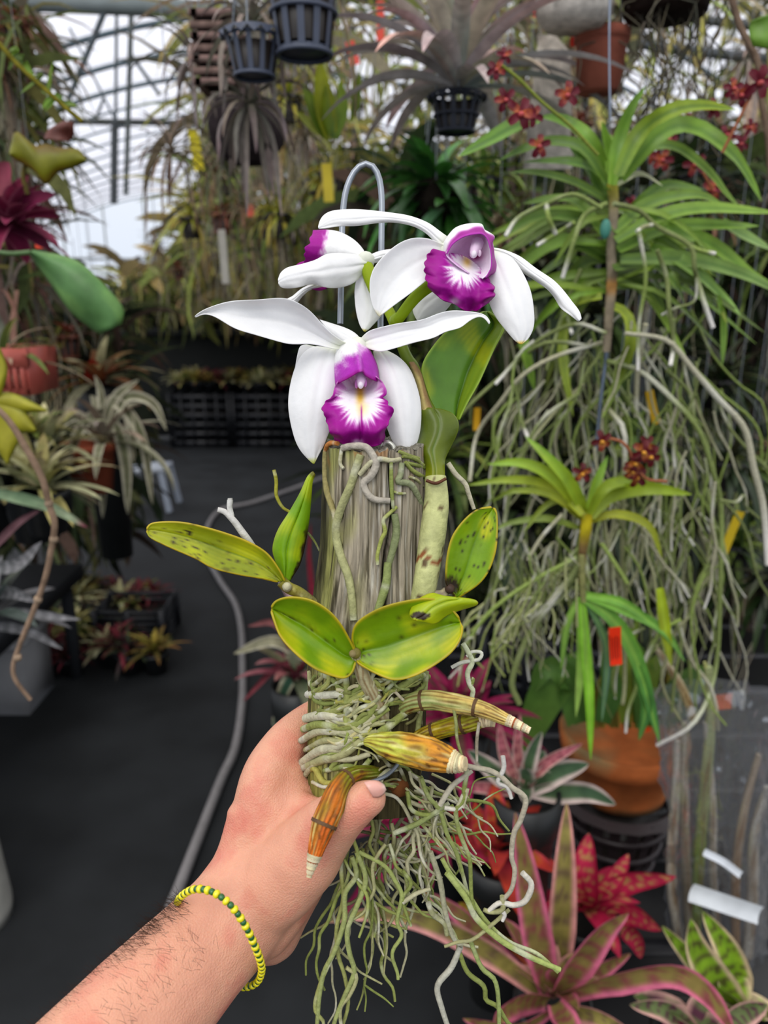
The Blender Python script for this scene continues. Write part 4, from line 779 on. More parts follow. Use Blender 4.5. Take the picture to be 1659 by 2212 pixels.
for pts, r in [([(1300, 450), (1240, 420), (1180, 440), (1120, 470), (1092, 510)], .003), ([(1310, 440), (1262, 465), (1240, 520), (1215, 600)], .0035), ([(1325, 440), (1380, 455), (1420, 490), (1490, 530), (1500, 580), (1505, 600), (1520, 650), (1540, 708)], .0036), ([(1484, 526), (1510, 540), (1545, 548)], .003),
               ([(1410, 486), (1390, 490), (1376, 500)], .003), ([(1180, 440), (1185, 470), (1200, 505)], .0034), ([(1240, 480), (1210, 500), (1160, 530)], .003), ([(1380, 500), (1395, 600), (1380, 700), (1378, 800)], .0028), ([(1420, 540), (1440, 600), (1445, 660), (1455, 740), (1448, 790)], .0035), ([(1505, 600), (1500, 650), (1460, 665), (1430, 680)], .002)]:
    qtube(mb, [(x, y, U(-.03, 0)) for x, y in pts], [r, r, r * .9], Y - .03, rc2(random.choice(RG[:2] + RG[3:]), True))
mb.tube([Q(x, y, 1.1) for x, y in [(1350, 720), (1440, 735), (1490, 790), (1550, 860), (1608, 925), (1628, 1010), (1650, 1100), (1659, 1220)]], [.003, .004, .0045, .005, .005, .0045], rc2((176, 172, 148), True), 7)
for pts, r in [([(1395, 700), (1378, 800), (1374, 900)], .004), ([(1452, 690), (1455, 740), (1450, 792)], .0042), ([(1300, 740), (1200, 770), (1130, 810), (1080, 870), (1030, 940), (1015, 1040)], .0034), ([(1290, 750), (1180, 740), (1110, 790), (1020, 870), (960, 940)], .003), ([(1310, 720), (1240, 700), (1150, 745), (1070, 830)], .003), ([(1310, 780), (1380, 800), (1450, 860), (1510, 930), (1540, 1020), (1558, 1100), (1556, 1260), (1545, 1450), (1500, 1560), (1420, 1610)], .004),
               ([(1440, 800), (1490, 850), (1500, 920), (1505, 960)], .003), ([(1310, 880), (1345, 920), (1350, 960), (1345, 1200), (1350, 1460), (1345, 1520)], .004), ([(1115, 820), (1125, 900), (1140, 945)], .0035), ([(1555, 1080), (1590, 1085), (1606, 1070), (1612, 1095), (1640, 1120)], .0025), ([(1260, 830), (1190, 900), (1120, 1000), (1090, 1120), (1080, 1250)], .003), ([(1250, 850), (1160, 920), (1100, 1080), (1075, 1240), (1060, 1330)], .003),
               ([(1215, 600), (1225, 680), (1235, 720)], .003), ([(1255, 580), (1215, 680), (1180, 800)], .003)]:
    qtube(mb, [(x, y, U(-.03, .04)) for x, y in pts], [r, r, r * .9], Y, rc2(random.choice(RG), R() < .5), 6)
def curtain(mb, n, x0, x1, y0, y1, L0, L1, Y0, Y1, r0=.0014, r1=.003, cols=RG, drift=0):
    for k in range(n):
        x, y = U(x0, x1), U(y0, y1); l = U(L0, L1); st = max(4, int(l / 45)); Yk = U(Y0, Y1); a = U(-.9, .9) + drift; pts = []
        for i in range(st + 1):
            pts.append((x, y, 0)); x += l / st * math.sin(a); y += l / st * math.cos(a); a = a * .7 + U(-.45, .45)
        r = U(r0, r1); mb.tube([Q(a_, b_, Yk + i * .004) for i, (a_, b_, _) in enumerate(pts)], [r, r, r * .8], rc2(random.choice(cols), R() < .3), 5, st * 2)
curtain(mb, 70, 1080, 1560, 660, 900, 200, 520, 1.1, 1.45)
mb.build('aerial_roots', ROOT, v1)
v2 = thing('hanging_strap_orchid', 'hanging strap-leaved orchid with yellow-green crown below the tallest one', 'orchid', Q(1265, 1130, 1.1))
mb = MB(); Y = 1.1
for pts, w_, c0, c1 in [([(1268, 1120), (1230, 1040), (1180, 985), (1135, 942)], 14, (146, 176, 30), (112, 166, 50)), ([(1262, 1115), (1200, 1035), (1130, 1000), (1052, 1003)], 14, (150, 170, 24), (128, 178, 56)), ([(1258, 1112), (1190, 1050), (1100, 1036), (1010, 1048)], 11, (156, 170, 24), (120, 150, 50)), ([(1255, 1120), (1190, 1068), (1110, 1060), (1060, 1085)], 9, (140, 150, 24), (90, 116, 40)),
        ([(1275, 1115), (1320, 1070), (1400, 1055), (1495, 1068)], 16, (126, 156, 20), (128, 158, 24)), ([(1272, 1100), (1290, 1040), (1312, 985)], 11, (126, 172, 40), (84, 138, 40)), ([(1275, 1125), (1330, 1110), (1400, 1135), (1430, 1205)], 10, (160, 166, 30), (128, 140, 30)), ([(1270, 1125), (1290, 1090), (1320, 1095)], 10, (190, 170, 20), (150, 150, 30)),
        ([(1272, 1110), (1310, 1050), (1380, 1040), (1440, 1055)], 12, (130, 160, 26), (100, 136, 30)), ([(1265, 1118), (1230, 1080), (1180, 1090), (1130, 1150)], 8, (120, 140, 30), (100, 120, 40)), ([(1250, 1140), (1180, 1120), (1100, 1130), (1060, 1150)], 8, (90, 116, 50), (100, 126, 60))]:
    qstrap(mb, [(a, b, U(-.02, .02)) for a, b in pts], w_, Y, lcol(mixc(c0, (190, 186, 50), .3), mixc(c1, (176, 186, 70), .3)), 12)
mb.build('foliage', BLEAF, v2)
wirestem(v2, [(1268, 1110), (1266, 1140), (1262, 1170), (1258, 1200), (1256, 1260)], [.009, .009, .007, .006, .005], Y, lambda t, a, p: mixc((176, 160, 30), (120, 96, 60), ss(.2, .5, t)))
mb = MB()
for pts, r in [([(1272, 1165), (1245, 1230), (1195, 1295), (1140, 1375), (1106, 1470), (1122, 1520)], .0055), ([(1245, 1205), (1150, 1255), (1060, 1320), (1000, 1400)], .0035), ([(1260, 1200), (1270, 1250), (1262, 1300)], .004), ([(1300, 1175), (1330, 1220), (1355, 1260)], .0035), ([(1215, 1110), (1170, 1160), (1140, 1210)], .003)]:
    qtube(mb, pts, [r, r, r * .9], Y, rc2(random.choice(RG)), 7)
curtain(mb, 50, 1080, 1260, 1180, 1330, 60, 220, 1.05, 1.25, .001, .002); curtain(mb, 60, 1280, 1560, 960, 1250, 160, 380, 1.1, 1.4, .0012, .003); curtain(mb, 40, 1060, 1500, 1120, 1220, 120, 260, 1.1, 1.4, .0012, .0026); curtain(mb, 10, 1360, 1500, 1300, 1380, 150, 300, 1.1, 1.3, .002, .0035, drift=-.3)
for k in range(46):
    x, y = U(1020, 1250), 0; y = 1330 - (x - 1020) * .5 + U(-30, 90); qtube(mb, [(x, y), (x + U(-40, 10), y + U(10, 50)), (x + U(-60, 10), y + U(40, 110))], .0016, Y + U(-.05, .1), rc2(random.choice([(150, 160, 90), (170, 172, 120)])), 5)
mb.build('aerial_roots', ROOT, v2)
v3 = thing('hanging_strap_orchid', 'bright green orchid shoot with long leaves hanging straight down over the clay pot', 'orchid', Q(1262, 1300, 1.08))
mb = MB(); Y = 1.08
for pts, w_, c0, c1 in [([(1256, 1290), (1262, 1380), (1272, 1500), (1276, 1642)], 12, (140, 196, 60), (126, 190, 40)), ([(1250, 1290), (1256, 1400), (1244, 1550)], 11, (128, 180, 60), (150, 176, 90)), ([(1262, 1285), (1350, 1318), (1430, 1360), (1480, 1430)], 12, (118, 172, 56), (88, 136, 60)), ([(1262, 1290), (1330, 1345), (1380, 1440), (1425, 1605)], 17, (110, 160, 50), (70, 128, 60)),
        ([(1268, 1285), (1340, 1300), (1400, 1340), (1440, 1380)], 10, (126, 180, 60), (96, 146, 60)), ([(1262, 1290), (1310, 1400), (1300, 1560)], 8, (80, 120, 70), (90, 120, 100)), ([(1375, 1440), (1395, 1520), (1380, 1600)], 14, (80, 130, 50), (60, 110, 50)), ([(1250, 1290), (1225, 1350), (1212, 1450)], 8, (120, 160, 60), (90, 130, 50)), ([(1425, 1270), (1440, 1380), (1450, 1440)], 12, (160, 180, 30), (140, 150, 40))]:
    qstrap(mb, pts, w_, Y, lcol(c0, c1, mid=mixc(c0, (200, 230, 120), .3)), 12)
mb.build('foliage', BLEAF, v3); wirestem(v3, [(1256, 1200), (1258, 1250), (1260, 1300)], .005, Y, (130, 130, 80))
mb = MB(); tagplate(mb, 1329, 1395, 26, 96, 1.06, (238, 52, 14), .15); tg = tag(mb.build('plant_label', PLAST), 'red-orange plant label hanging under the bright green shoot', 'plant label'); BASE[tg.name] = V((0, 0, 0))
mb = MB()
for k in range(4): tagplate(mb, 1324 + 5.5 * k - 4, 1400 - k, 1.6, 60 - 8 * (k % 2), 1.057, (96, 20, 12), .15)
mb.build('writing', PLAST, tg)
for (x, y, w_, h_, r_, c, Yt, lb) in [(1410, 880, 18, 78, .35, (210, 166, 20), 1.3, 'yellow plant label hanging left of the long white root, above the small dark red flowers'), (1580, 1150, 20, 100, -.2, (196, 168, 30), 1.4, 'yellow plant label at the far right beside the root curtain'),
        (1397, 1566, 16, 34, .1, (240, 84, 20), 1.45, 'orange plant label stuck in the clay pot'), (424, 325, 22, 80, .08, (206, 190, 20), 2.6, 'yellow plant label hanging left of the spidery grey air plants'), (708, 395, 22, 76, .05, (196, 176, 50), 2.4, 'yellow plant label hanging left of the wire hook'),
        (1243, 78, 20, 40, 0, (230, 40, 24), 1.6, 'red plant label hanging beside the upper clay pot'), (762, 115, 20, 46, .3, (220, 84, 70), 2.3, 'faded red plant label left of the big air plant in the black pot'), (822, 55, 16, 90, 0, (226, 80, 60), 2.4, 'long narrow red label left of the big air plant'),
        (83, 515, 18, 40, 0, (236, 70, 30), 1.7, 'orange plant label under the dark purple bromeliad'), (540, 455, 16, 24, 0, (220, 100, 80), 3.2, 'small salmon label in the middle distance'), (1160, 15, 16, 40, 0, (190, 20, 20), 1.7, 'dark red label at the top edge beside the pale pot'), (483, 555, 16, 110, 0, (190, 186, 176), 3.0, 'long white hanging plant label in the middle distance'),
        (1030, 905, 14, 50, 0, (200, 150, 20), 1.6, 'small yellow label behind the tall green leaf'), (1560, 1515, 40, 40, .1, (210, 100, 50), 1.3, 'picture label of orange flowers on the clear bag')]:
    mb = MB(); tagplate(mb, x, y, w_, h_, Yt, c, r_); o = tag(mb.build('plant_label', PLAST), lb, 'plant label'); BASE[o.name] = V((0, 0, 0))
    if y < 600:
        p = Q(x - math.sin(r_) * h_ * .45, y - h_ * .45, Yt); mb = MB(); mb.tube([p, V((p.x, p.y, 3.0))], .0006, (130, 130, 130), 4, 2); mb.build('string', WIRE, o)
# ---- dark red flowers
def bloom(parent, px, py, sz, Y, c=(120, 16, 26), c2=(206, 130, 60), lipc=(226, 90, 90)):
    mb = MB(); c0 = Q(px, py, Y); s_ = S(c0) * sz * .82; a0 = U(0, 6)
    for k in range(5):
        a = a0 + k * 2 * math.pi / 5 + U(-.2, .2); d = V((math.cos(a), U(-.3, .3), math.sin(a)))
        mb.strap([c0, c0 + d * s_ * .5 + V((0, -.1, 0)) * s_, c0 + d * s_ + V((0, .05, 0))* s_], s_ * .26, lcol(c2 if R() < .35 else c, c), 5, 3, .3, V((0, -1, 0)), shape=lambda x: .35 + .8 * math.sin(x * 2.7))
    mb.ball(c0 + V((0, -.2 * s_, -.1 * s_)), (s_ * .22, s_ * .3, s_ * .2), lipc, 7, 5)
    return mb.build('flower', PETAL2, parent)
PETAL2 = mat('small_flower', rough=.5, spec=.3, trans=.15, nscale=80, namt=.3)
for nm, stem, Yf, fl in [
    ('dark red and orange flowers on an arching green stem left of the tallest green crown', [(1292, 335), (1230, 270), (1170, 220), (1120, 170), (1075, 135)], 1.05, [(1072, 150, 26), (1090, 120, 22), (1125, 245, 40), (1092, 215, 30), (1152, 250, 28), (1225, 205, 34), (1165, 315, 30)]),
    ('spray of dark red flowers at the upper right edge beside a brown twig', [(1560, 330), (1600, 250), (1630, 190), (1645, 170)], 1.15, [(1640, 178, 40), (1600, 205, 30), (1585, 190, 26), (1540, 235, 26), (1620, 275, 22)]),
    ('loose cluster of dark red and orange flowers behind the green crown at upper right', [(1380, 300), (1430, 300), (1500, 350), (1540, 410)], 1.3, [(1420, 285, 30), (1445, 300, 26), (1500, 355, 30), (1430, 345, 30), (1540, 410, 30), (1400, 310, 26), (1570, 290, 24), (1600, 310, 24), (1410, 335, 24), (1480, 265, 24), (1365, 440, 20)]),
    ('small maroon and yellow flowers on an orange stem in front of the root curtain', [(1440, 1040), (1390, 1030), (1350, 960), (1300, 945)], 1.02, [(1300, 952, 28), (1258, 1022, 26), (1390, 975, 30), (1405, 985, 30), (1372, 1000, 28), (1375, 1030, 30), (1395, 960, 26), (1366, 1018, 24)])]:
    o = thing('flower_spray', nm, 'flowers', Q(stem[0][0], stem[0][1], Yf)); wirestem(o, stem, .0022, Yf, (120, 130, 50) if 'green stem' in nm else (150, 90, 60), m=ROOT)
    for x, y, z in fl: bloom(o, x, y, z, Yf + U(-.02, .04), *(((90, 14, 20), (196, 130, 40), (214, 150, 50)) if 'yellow' in nm else ((100, 16, 34), (206, 116, 60), (196, 84, 84))))
# ---- right bench and what stands on it
BZ = .30
bench = thing('bench', 'low black bench along the right side under the red bromeliads', 'bench', (1.1, 1.7, 0))
mb = MB(); mb.box((1.12, 1.75, BZ - .02), (.88, 1.15, .02), (22, 22, 24))
for k in range(9): mb.box((1.12, .7 + k * .26, BZ + .001), (.88, .02, .003), (34, 34, 38))
mb.build('bench_top', PLAST, bench)
for x in (.3, 1.9):
    for y in (.72, 1.7, 2.75): mb = MB(); mb.box((x, y, BZ / 2 - .02), (.025, .025, BZ / 2 - .02), (26, 26, 28)); mb.build('leg', PLAST, bench)
PK = (206, 84, 122); OL = (110, 104, 48)
def brom(label, cx, cy, Y, leaves, ro=None, col='bromeliad', potc=(24, 26, 26), zb=BZ, potr=.06, Lc=GLEAF, cup=.45, name='bromeliad', cat='bromeliad'):
    c = Q(cx, cy, Y); o = thing(name, label, cat, (c.x, c.y, zb)); mb = MB()
    for pts, w_, cf in leaves: qstrap(mb, pts, w_, Y, cf() if cf.__code__.co_argcount == 0 else cf, 22, cup, m=12, dY=0)
    if ro: rosette(mb, c, **ro)
    mb.build('foliage', Lc, o)
    if potc:
        h = max(.06, c.z - zb - .01); pot('pot', (c.x, c.y, zb), potr, h, potc, PLAST, o)
    return o
pk = lambda: lcol((118, 104, 56), (128, 112, 60), edge=(206, 106, 134), band=(124, 56, 66), ew=.22)
pk2 = lambda: lcol((130, 120, 60), (140, 130, 70), edge=(214, 150, 144), band=(96, 76, 60), ew=.24)
brom('large pink-edged bromeliad at the lower right, its leaves arching both ways', 1195, 2150, .95, [
    ([(1185, 2140, 0), (1155, 2000, 0), (1130, 1850, .02), (1113, 1755, .05)], 34, pk), ([(1205, 2120, .03), (1214, 1960, .05), (1220, 1830, .07), (1224, 1735, .1)], 30, pk2), ([(1180, 2150), (1060, 2060), (930, 1992, -.05), (800, 1972, -.08), (705, 1992, -.1)], 28, pk2),
    ([(1175, 2150, .05), (1090, 2075, .06), (1000, 1980, .08), (905, 1920, .1)], 24, pk), ([(1210, 2140, -.02), (1265, 2060, -.04), (1310, 2005, -.05), (1358, 1972, -.06)], 34, pk), ([(1215, 2150, -.03), (1320, 2118, -.06), (1450, 2100, -.08), (1530, 2150, -.1), (1590, 2240, -.12)], 32, pk),
    ([(1185, 2160, -.02), (1130, 2160, -.05), (1085, 2190, -.08), (1070, 2230, -.1)], 34, pk), ([(1220, 2160, .04), (1290, 2100, .06), (1362, 2060, .1)], 20, pk), ([(1210, 2180, -.04), (1290, 2195, -.08), (1400, 2260, -.12)], 26, pk2), ([(1190, 2180, -.04), (1110, 2220, -.1), (1000, 2200, -.12)], 26, pk), ([(1200, 2170, -.05), (1230, 2230, -.1), (1240, 2330, -.14)], 28, pk)],
    dict(n=9, L=.13, w=.018, e0=80, e1=35, droop=.6, cols=[pk, pk2]))
red = lambda: lcol((176, 28, 66), (180, 40, 74), edge=(166, 24, 62), band=(176, 160, 84), ew=.2)
brom('red and yellow flecked bromeliad right of the large pink-edged one', 1268, 1965, 1.15, [([(1265, 1965), (1262, 1880), (1272, 1800, .04)], 30, red), ([(1285, 1955), (1325, 1900), (1358, 1845, .04)], 20, red), ([(1280, 1965), (1350, 1905), (1460, 1893, -.04)], 26, red), ([(1285, 1975), (1360, 1972), (1430, 2010, -.06)], 24, red), ([(1330, 1990), (1370, 2030), (1385, 2070)], 18, red), ([(1260, 1965), (1240, 1900), (1235, 1840, .05)], 20, red)],
    dict(n=12, L=.14, w=.02, e0=75, e1=10, droop=.6, cols=[red]))
orr = lambda: lcol((180, 40, 56), (176, 56, 40), edge=(180, 60, 70), band=(170, 120, 40), ew=.2)
brom('orange-red bromeliad behind the hanging roots', 1080, 1840, 1.12, [([(1080, 1840), (1072, 1760), (1066, 1690, .03)], 30, orr), ([(1060, 1845), (1035, 1780), (1025, 1730)], 22, orr), ([(1080, 1850), (1000, 1835), (900, 1815)], 20, lambda: lcol((180, 40, 80), (150, 50, 60))), ([(1090, 1840), (1130, 1790), (1160, 1760)], 18, orr), ([(1080, 1860), (1090, 1940), (1110, 2000)], 26, orr)],
    dict(n=14, L=.15, w=.02, e0=80, e1=0, droop=.7, cols=[orr, lambda: lcol((150, 40, 60), (180, 60, 40))]))
yo = lambda: lcol((150, 120, 30), (160, 140, 40), edge=(190, 90, 60), band=(130, 40, 40), ew=.15)
brom('yellow-olive bromeliad with maroon flecks beneath the orange-red one', 1110, 2030, 1.1, [([(1110, 2040), (1080, 1960), (1020, 1900)], 34, yo), ([(1115, 2040), (1120, 1960), (1150, 1900)], 34, yo), ([(1110, 2040), (1060, 1990), (990, 1950)], 28, yo)], dict(n=10, L=.14, w=.026, e0=70, e1=10, droop=.5, cols=[yo]))
gw = lambda: lcol((74, 96, 62), (60, 84, 60), edge=(196, 176, 168), ew=.28)
pw = lambda: lcol((170, 110, 104), (176, 100, 110), edge=(200, 160, 150), band=(120, 60, 70))
brom('grey-green bromeliad with pale pink toothed edges below the clay pot', 1135, 1700, 1.15, [([(1140, 1705), (1200, 1710), (1270, 1712), (1330, 1738)], 24, gw), ([(1135, 1700), (1180, 1648), (1258, 1606)], 13, pw), ([(1140, 1705), (1200, 1668), (1272, 1650)], 26, gw), ([(1120, 1690), (1090, 1630), (1078, 1560)], 14, pw), ([(1125, 1690), (1118, 1610), (1124, 1540)], 11, pw), ([(1110, 1700), (1060, 1660), (1010, 1620)], 22, gw), ([(1110, 1710), (1050, 1700), (980, 1700)], 14, pw), ([(1130, 1690), (1150, 1620), (1170, 1580)], 18, gw)],
    dict(n=8, L=.1, w=.018, e0=70, e1=10, droop=.4, cols=[gw]))
mg = lambda: lcol((120, 20, 60), (140, 30, 74), mid=(90, 90, 60))
brom('dark magenta bromeliad behind the bare canes, right of the post', 990, 1560, 1.3, [([(990, 1570), (985, 1500), (980, 1445)], 22, mg), ([(1000, 1570), (1040, 1500), (1060, 1470)], 20, mg), ([(980, 1575), (950, 1520), (930, 1480)], 20, mg), ([(1000, 1580), (1060, 1560), (1100, 1590)], 18, mg)],
    dict(n=26, L=.2, w=.018, e0=80, e1=-5, droop=.7, cols=[mg]), zb=BZ)
brom('crimson bromeliad low behind the hanging roots, nearest the hand', 900, 1790, 1.35, [([(900, 1800), (960, 1730), (1010, 1650)], 14, mg), ([(880, 1800), (840, 1840), (780, 1930), (730, 1990)], 16, mg)], dict(n=20, L=.2, w=.018, e0=70, e1=-5, droop=.8, cols=[mg, lambda: lcol((170, 40, 90), (150, 40, 60))]), zb=BZ)
yg = lambda: lcol((136, 170, 40), (120, 160, 40), edge=(220, 196, 160), band=(70, 60, 40), ew=.2)
brom('yellow-green bromeliad with dark bands and cream toothed edges at the right edge', 1590, 2170, .95, [([(1600, 2190), (1540, 2110), (1500, 2040), (1492, 1985)], 38, yg), ([(1600, 2160, .03), (1575, 2060, .03), (1518, 1968, .05)], 32, yg), ([(1580, 2180, .02), (1500, 2080, .04), (1430, 2000, .06)], 22, yg)], dict(n=5, L=.1, w=.025, e0=60, e1=10, droop=.5, cols=[yg]))
dk = lambda: lcol((110, 120, 80), (90, 110, 60), edge=(206, 160, 150), band=(80, 30, 60), ew=.2)
brom('dark banded bromeliad at the bottom right corner', 1500, 2220, .88, [([(1500, 2230), (1440, 2180), (1360, 2170)], 26, dk), ([(1560, 2230), (1600, 2190), (1659, 2170)], 30, dk), ([(1480, 2240), (1440, 2220), (1400, 2260)], 26, lambda: lcol((150, 30, 90)))], dict(n=6, L=.1, w=.025, e0=60, e1=10, droop=.6, cols=[dk]))
# clay pot on a dark basket
c = Q(1335, 1700, 1.5); o = thing('plant_basket', 'dark brown slotted basket holding up the wide clay pot', 'basket', (c.x, c.y, BZ)); mb = MB(); netpot(mb, (c.x, c.y, BZ), .13, c.z - BZ - .01, (44, 34, 36), 20, 3); mb.build('basket', PLAST, o)
o = thing('potted_orchid', 'wide orange clay pot of leafy orchids behind the bright green shoot', 'plant', (c.x, c.y, c.z))
mb = MB(); mb.lathe(c, [(.001, 0), (.105, 0), (.108, .02), (.125, .10), (.14, .105), (.146, .15), (.13, .15), (.12, .12), (.001, .115)], lambda t, s, p: mixc((180, 98, 50), (126, 104, 70), ss(-.1, .4, nz(p.x * 14, p.z * 20))), 36); mb.build('pot', CLAY, o)
mb = MB(); top = c + V((0, 0, .12))
for pts, w_, c0 in [([(1250, 1560), (1225, 1440), (1160, 1540), (1130, 1650)], 44, (76, 116, 44)), ([(1260, 1560), (1230, 1470), (1180, 1440), (1150, 1500)], 30, (66, 104, 40)), ([(1380, 1560), (1400, 1460), (1440, 1400)], 26, (90, 110, 30)), ([(1390, 1570), (1390, 1480), (1370, 1380)], 30, (60, 96, 30)), ([(1420, 1560), (1480, 1480), (1540, 1440)], 40, (50, 80, 36)), ([(1300, 1560), (1320, 1480), (1300, 1400)], 24, (60, 100, 40)), ([(1350, 1560), (1345, 1440), (1380, 1330)], 20, (110, 130, 36))]:
    qstrap(mb, pts, w_, 1.42, lcol(c0, mixc(c0, (130, 160, 70), .4)), 12, m=6)
mb.build('foliage', BLEAF, o)
mb = MB()
for k in range(12): x = U(1280, 1440); qtube(mb, [(x, 1570), (x + U(-20, 20), 1500), (x + U(-30, 30), U(1380, 1450))], .006, 1.5, vary((126, 120, 44), .2))
mb.build('pseudobulbs', CANE, o)
# clear bag with bare canes
c = G(1540, 2040, BZ); o = thing('plastic_bag', 'crumpled clear plastic bag around pale bare canes at the right edge', 'bag', (c.x, c.y, BZ)); mb = MB()
bx = [(1455, 1500), (1650, 1500)]; rows = []
for i in range(61):
    t = i / 60; row = []; zc = Q(1550, 2080 - 580 * t, 1.2)
    for j in range(80):
        a = 2 * math.pi * j / 80; rr = (.085 + .02 * t + .018 * nz(math.cos(a) * 2.5, math.sin(a) * 2.5, t * 6) + .014 * nz(math.cos(a) * 7, math.sin(a) * 7, t * 14) + .008 * nz(math.cos(a) * 16, math.sin(a) * 16, t * 30)); row.append(zc + V((rr * math.cos(a), rr * .55 * math.sin(a), 0)))
    rows.append(row)
mb.grid(rows, (240, 240, 250), True); mb.build('film', BAG, o)
for k, (pts, r, c0) in enumerate([([(1470, 2040), (1450, 1900), (1460, 1700), (1462, 1600)], .009, (186, 180, 166)), ([(1500, 2040), (1510, 1850), (1525, 1680), (1535, 1560), (1530, 1440)], .010, (126, 150, 60)), ([(1560, 2100), (1540, 1900), (1540, 1750), (1525, 1560)], .007, (176, 170, 160)), ([(1590, 2060), (1590, 1880), (1610, 1740), (1640, 1630)], .008, (150, 120, 90)), ([(1610, 2100), (1625, 1950), (1630, 1800), (1659, 1700)], .010, (190, 186, 176)), ([(1500, 1560), (1470, 1480), (1410, 1390)], .007, (176, 156, 110)), ([(1490, 2050), (1480, 1800), (1478, 1560)], .008, (150, 140, 120)), ([(1528, 1560), (1535, 1500), (1522, 1430)], .004, (150, 160, 40))]):
    ct = thing('cane', ['pale bare cane, leftmost in the clear bag', 'green-yellow living cane in the clear bag', 'thin grey cane behind the green one in the bag', 'brown pointed cane at right in the clear bag', 'thick whitish cane at the right edge of the bag', 'tan cane leaning out of the bag toward the root curtain', 'brown-grey cane second from left in the clear bag', 'short yellow shoot topping the green cane'][k], 'cane', Q(pts[0][0], pts[0][1], 1.2)); mb = MB(); qtube(mb, pts, [r, r * 1.1, r, r * .7], 1.2, cBr(c0, mixc(c0, (200, 196, 186), .5)), 10); mb.build('stalk', CANE, ct)
mb = MB(); qstrap(mb, [(1490, 1925), (1550, 1945), (1640, 1975)], 20, 1.12, (206, 210, 214), shape=lambda x: 1); qstrap(mb, [(1520, 1840), (1560, 1860), (1600, 1890)], 8, 1.12, (206, 210, 216), shape=lambda x: 1); tag(mb.build('white_strap', PLAST), 'white plastic strap across the clear bag', 'strap')
# black crates behind
def crate(label, c, h, col, name='crate', rot=0):
    o = thing(name, label, 'crate', (c[0], c[1], c[2])); mb = MB(); x, y, z = h
    cr_, sr = math.cos(rot), math.sin(rot); W = lambda a, b, k: V((c[0] + a * cr_ - b * sr, c[1] + a * sr + b * cr_, c[2] + k))
    nb = 6
    for k in range(nb):
        zz = z * 2 * (k + .5) / nb
        for a, b, hx, hy in ((0, -y, x, .006), (0, y, x, .006), (-x, 0, .006, y), (x, 0, .006, y)): mb.box(W(a, b, zz), (hx, hy, z / nb * .62), col, rot)
    for a in (-1, 1):
        for b in (-1, 1): mb.box(W(a * x, b * y, z), (.014, .014, z), col, rot)
    n_ = max(2, int(x * 2 / .12))
    for k in range(1, n_): mb.box(W(-x + 2 * x * k / n_, -y, z), (.01, .01, z), col, rot)
    mb.box(W(0, 0, .008), (x, y, .006), col, rot); mb.box(W(0, 0, z * 1.2), (x * .93, y * .93, .01), (30, 26, 22), rot); mb.build('slatted_body', PLAST, o); return o
crate('black slatted crate right of the post behind the magenta bromeliad', (.62, 2.3, BZ + .003), (.22, .2, .13), (26, 27, 32), rot=-.5)
# ---- the floor: hose, crates, low plants
hose = thing('hose', 'grey hose curving across the dark floor left of the post', 'hose', G(520, 1500)); mb = MB()
mb.tube([G(x, y) + V((0, 0, .018)) for x, y in [(760, 1010), (700, 1035), (620, 1065), (540, 1092), (480, 1105), (450, 1140), (446, 1200), (475, 1260), (508, 1310), (522, 1370), (524, 1440), (524, 1520), (510, 1620), (480, 1690), (445, 1780), (410, 1870), (375, 1960), (330, 2060)]], .016, (132, 128, 128), 10, 90); mb.build('tube', PLAST, hose)
fb_ = [(372, 962, 500, 'left'), (500, 965, 640, 'right')]
for i, (x0, y0, x1, sd) in enumerate([(370, 968, 500, 'left'), (506, 968, 640, 'right')]):
    a, b = G(x0, y0), G(x1, y0); wdt = (b - a).length / 2 * .97; o = crate('big black crate of plants at the end of the aisle, the %s one' % sd, ((a.x + b.x) / 2, a.y + .35, 0), (wdt, .34, .30), (12, 13, 18))
def small_ros(cols, n=22, L=.16, w=.012, potc=(24, 26, 28), Lc=GLEAF, e1=0, droop=.9, r=.055, h=.1, net=False, m=None, name='potted_bromeliad', cat='plant', part='foliage'):
    o = thing(name, 'small potted plant', cat, (0, 0, 0)); mb = MB(); rosette(mb, (0, 0, h), n, L, w, 82, e1, droop, cols, seg=7, m=2); mb.build(part, Lc, o)
    if potc:
        if net: mb = MB(); netpot(mb, (0, 0, 0), r, h, potc, 12, 1); mb.build('net_pot', PLAST, o)
        else: pot('pot', (0, 0, 0), r, h, potc, m or PLAST, o)
    return o
GC = lambda a, b: (lambda: lcol(vary(a, .2), vary(b, .2)))
PR_ = {
 'red': small_ros([GC((92, 34, 46), (120, 54, 60)), GC((86, 92, 54), (110, 50, 60))]),
 'green': small_ros([GC((96, 116, 50), (130, 140, 70)), GC((126, 130, 70), (170, 160, 100))]),
 'cream': small_ros([GC((150, 150, 110), (190, 180, 140)), GC((110, 116, 70), (160, 150, 100))], w=.014, L=.2),
 'yellow': small_ros([GC((140, 130, 50), (170, 150, 70)), GC((120, 116, 56), (140, 96, 56))], e1=15),
 'dark': small_ros([GC((50, 60, 44), (70, 76, 56)), GC((70, 44, 50), (60, 56, 50))]),
}
for o in PR_.values(): pass
used = set()
KD = {'red': 'small maroon-leaved', 'green': 'small green', 'cream': 'cream-leaved', 'yellow': 'small yellowish', 'dark': 'dark-leaved'}
def put(key, loc, label, group, scale=1.0):
    p = PR_[key]
    if key not in used: used.add(key); o = p; o.location = loc; o.rotation_euler = (0, 0, U(0, 6)); o.scale = (scale,) * 3
    else: o = copy_tree(p, loc, U(0, 6), scale)
    o['label'] = label; o['group'] = group; return o
for i in range(30):      # on the far crates
    a = G(374 + 8.9 * i, 968); sel = random.choice(['green', 'yellow', 'cream', 'red']); put(sel, (a.x + U(-.05, .05), a.y + U(.1, .6), .56), KD[sel] + ' bromeliad growing in the far black crates', KD[sel] + ' bromeliads in the far crates', U(1.1, 1.6))
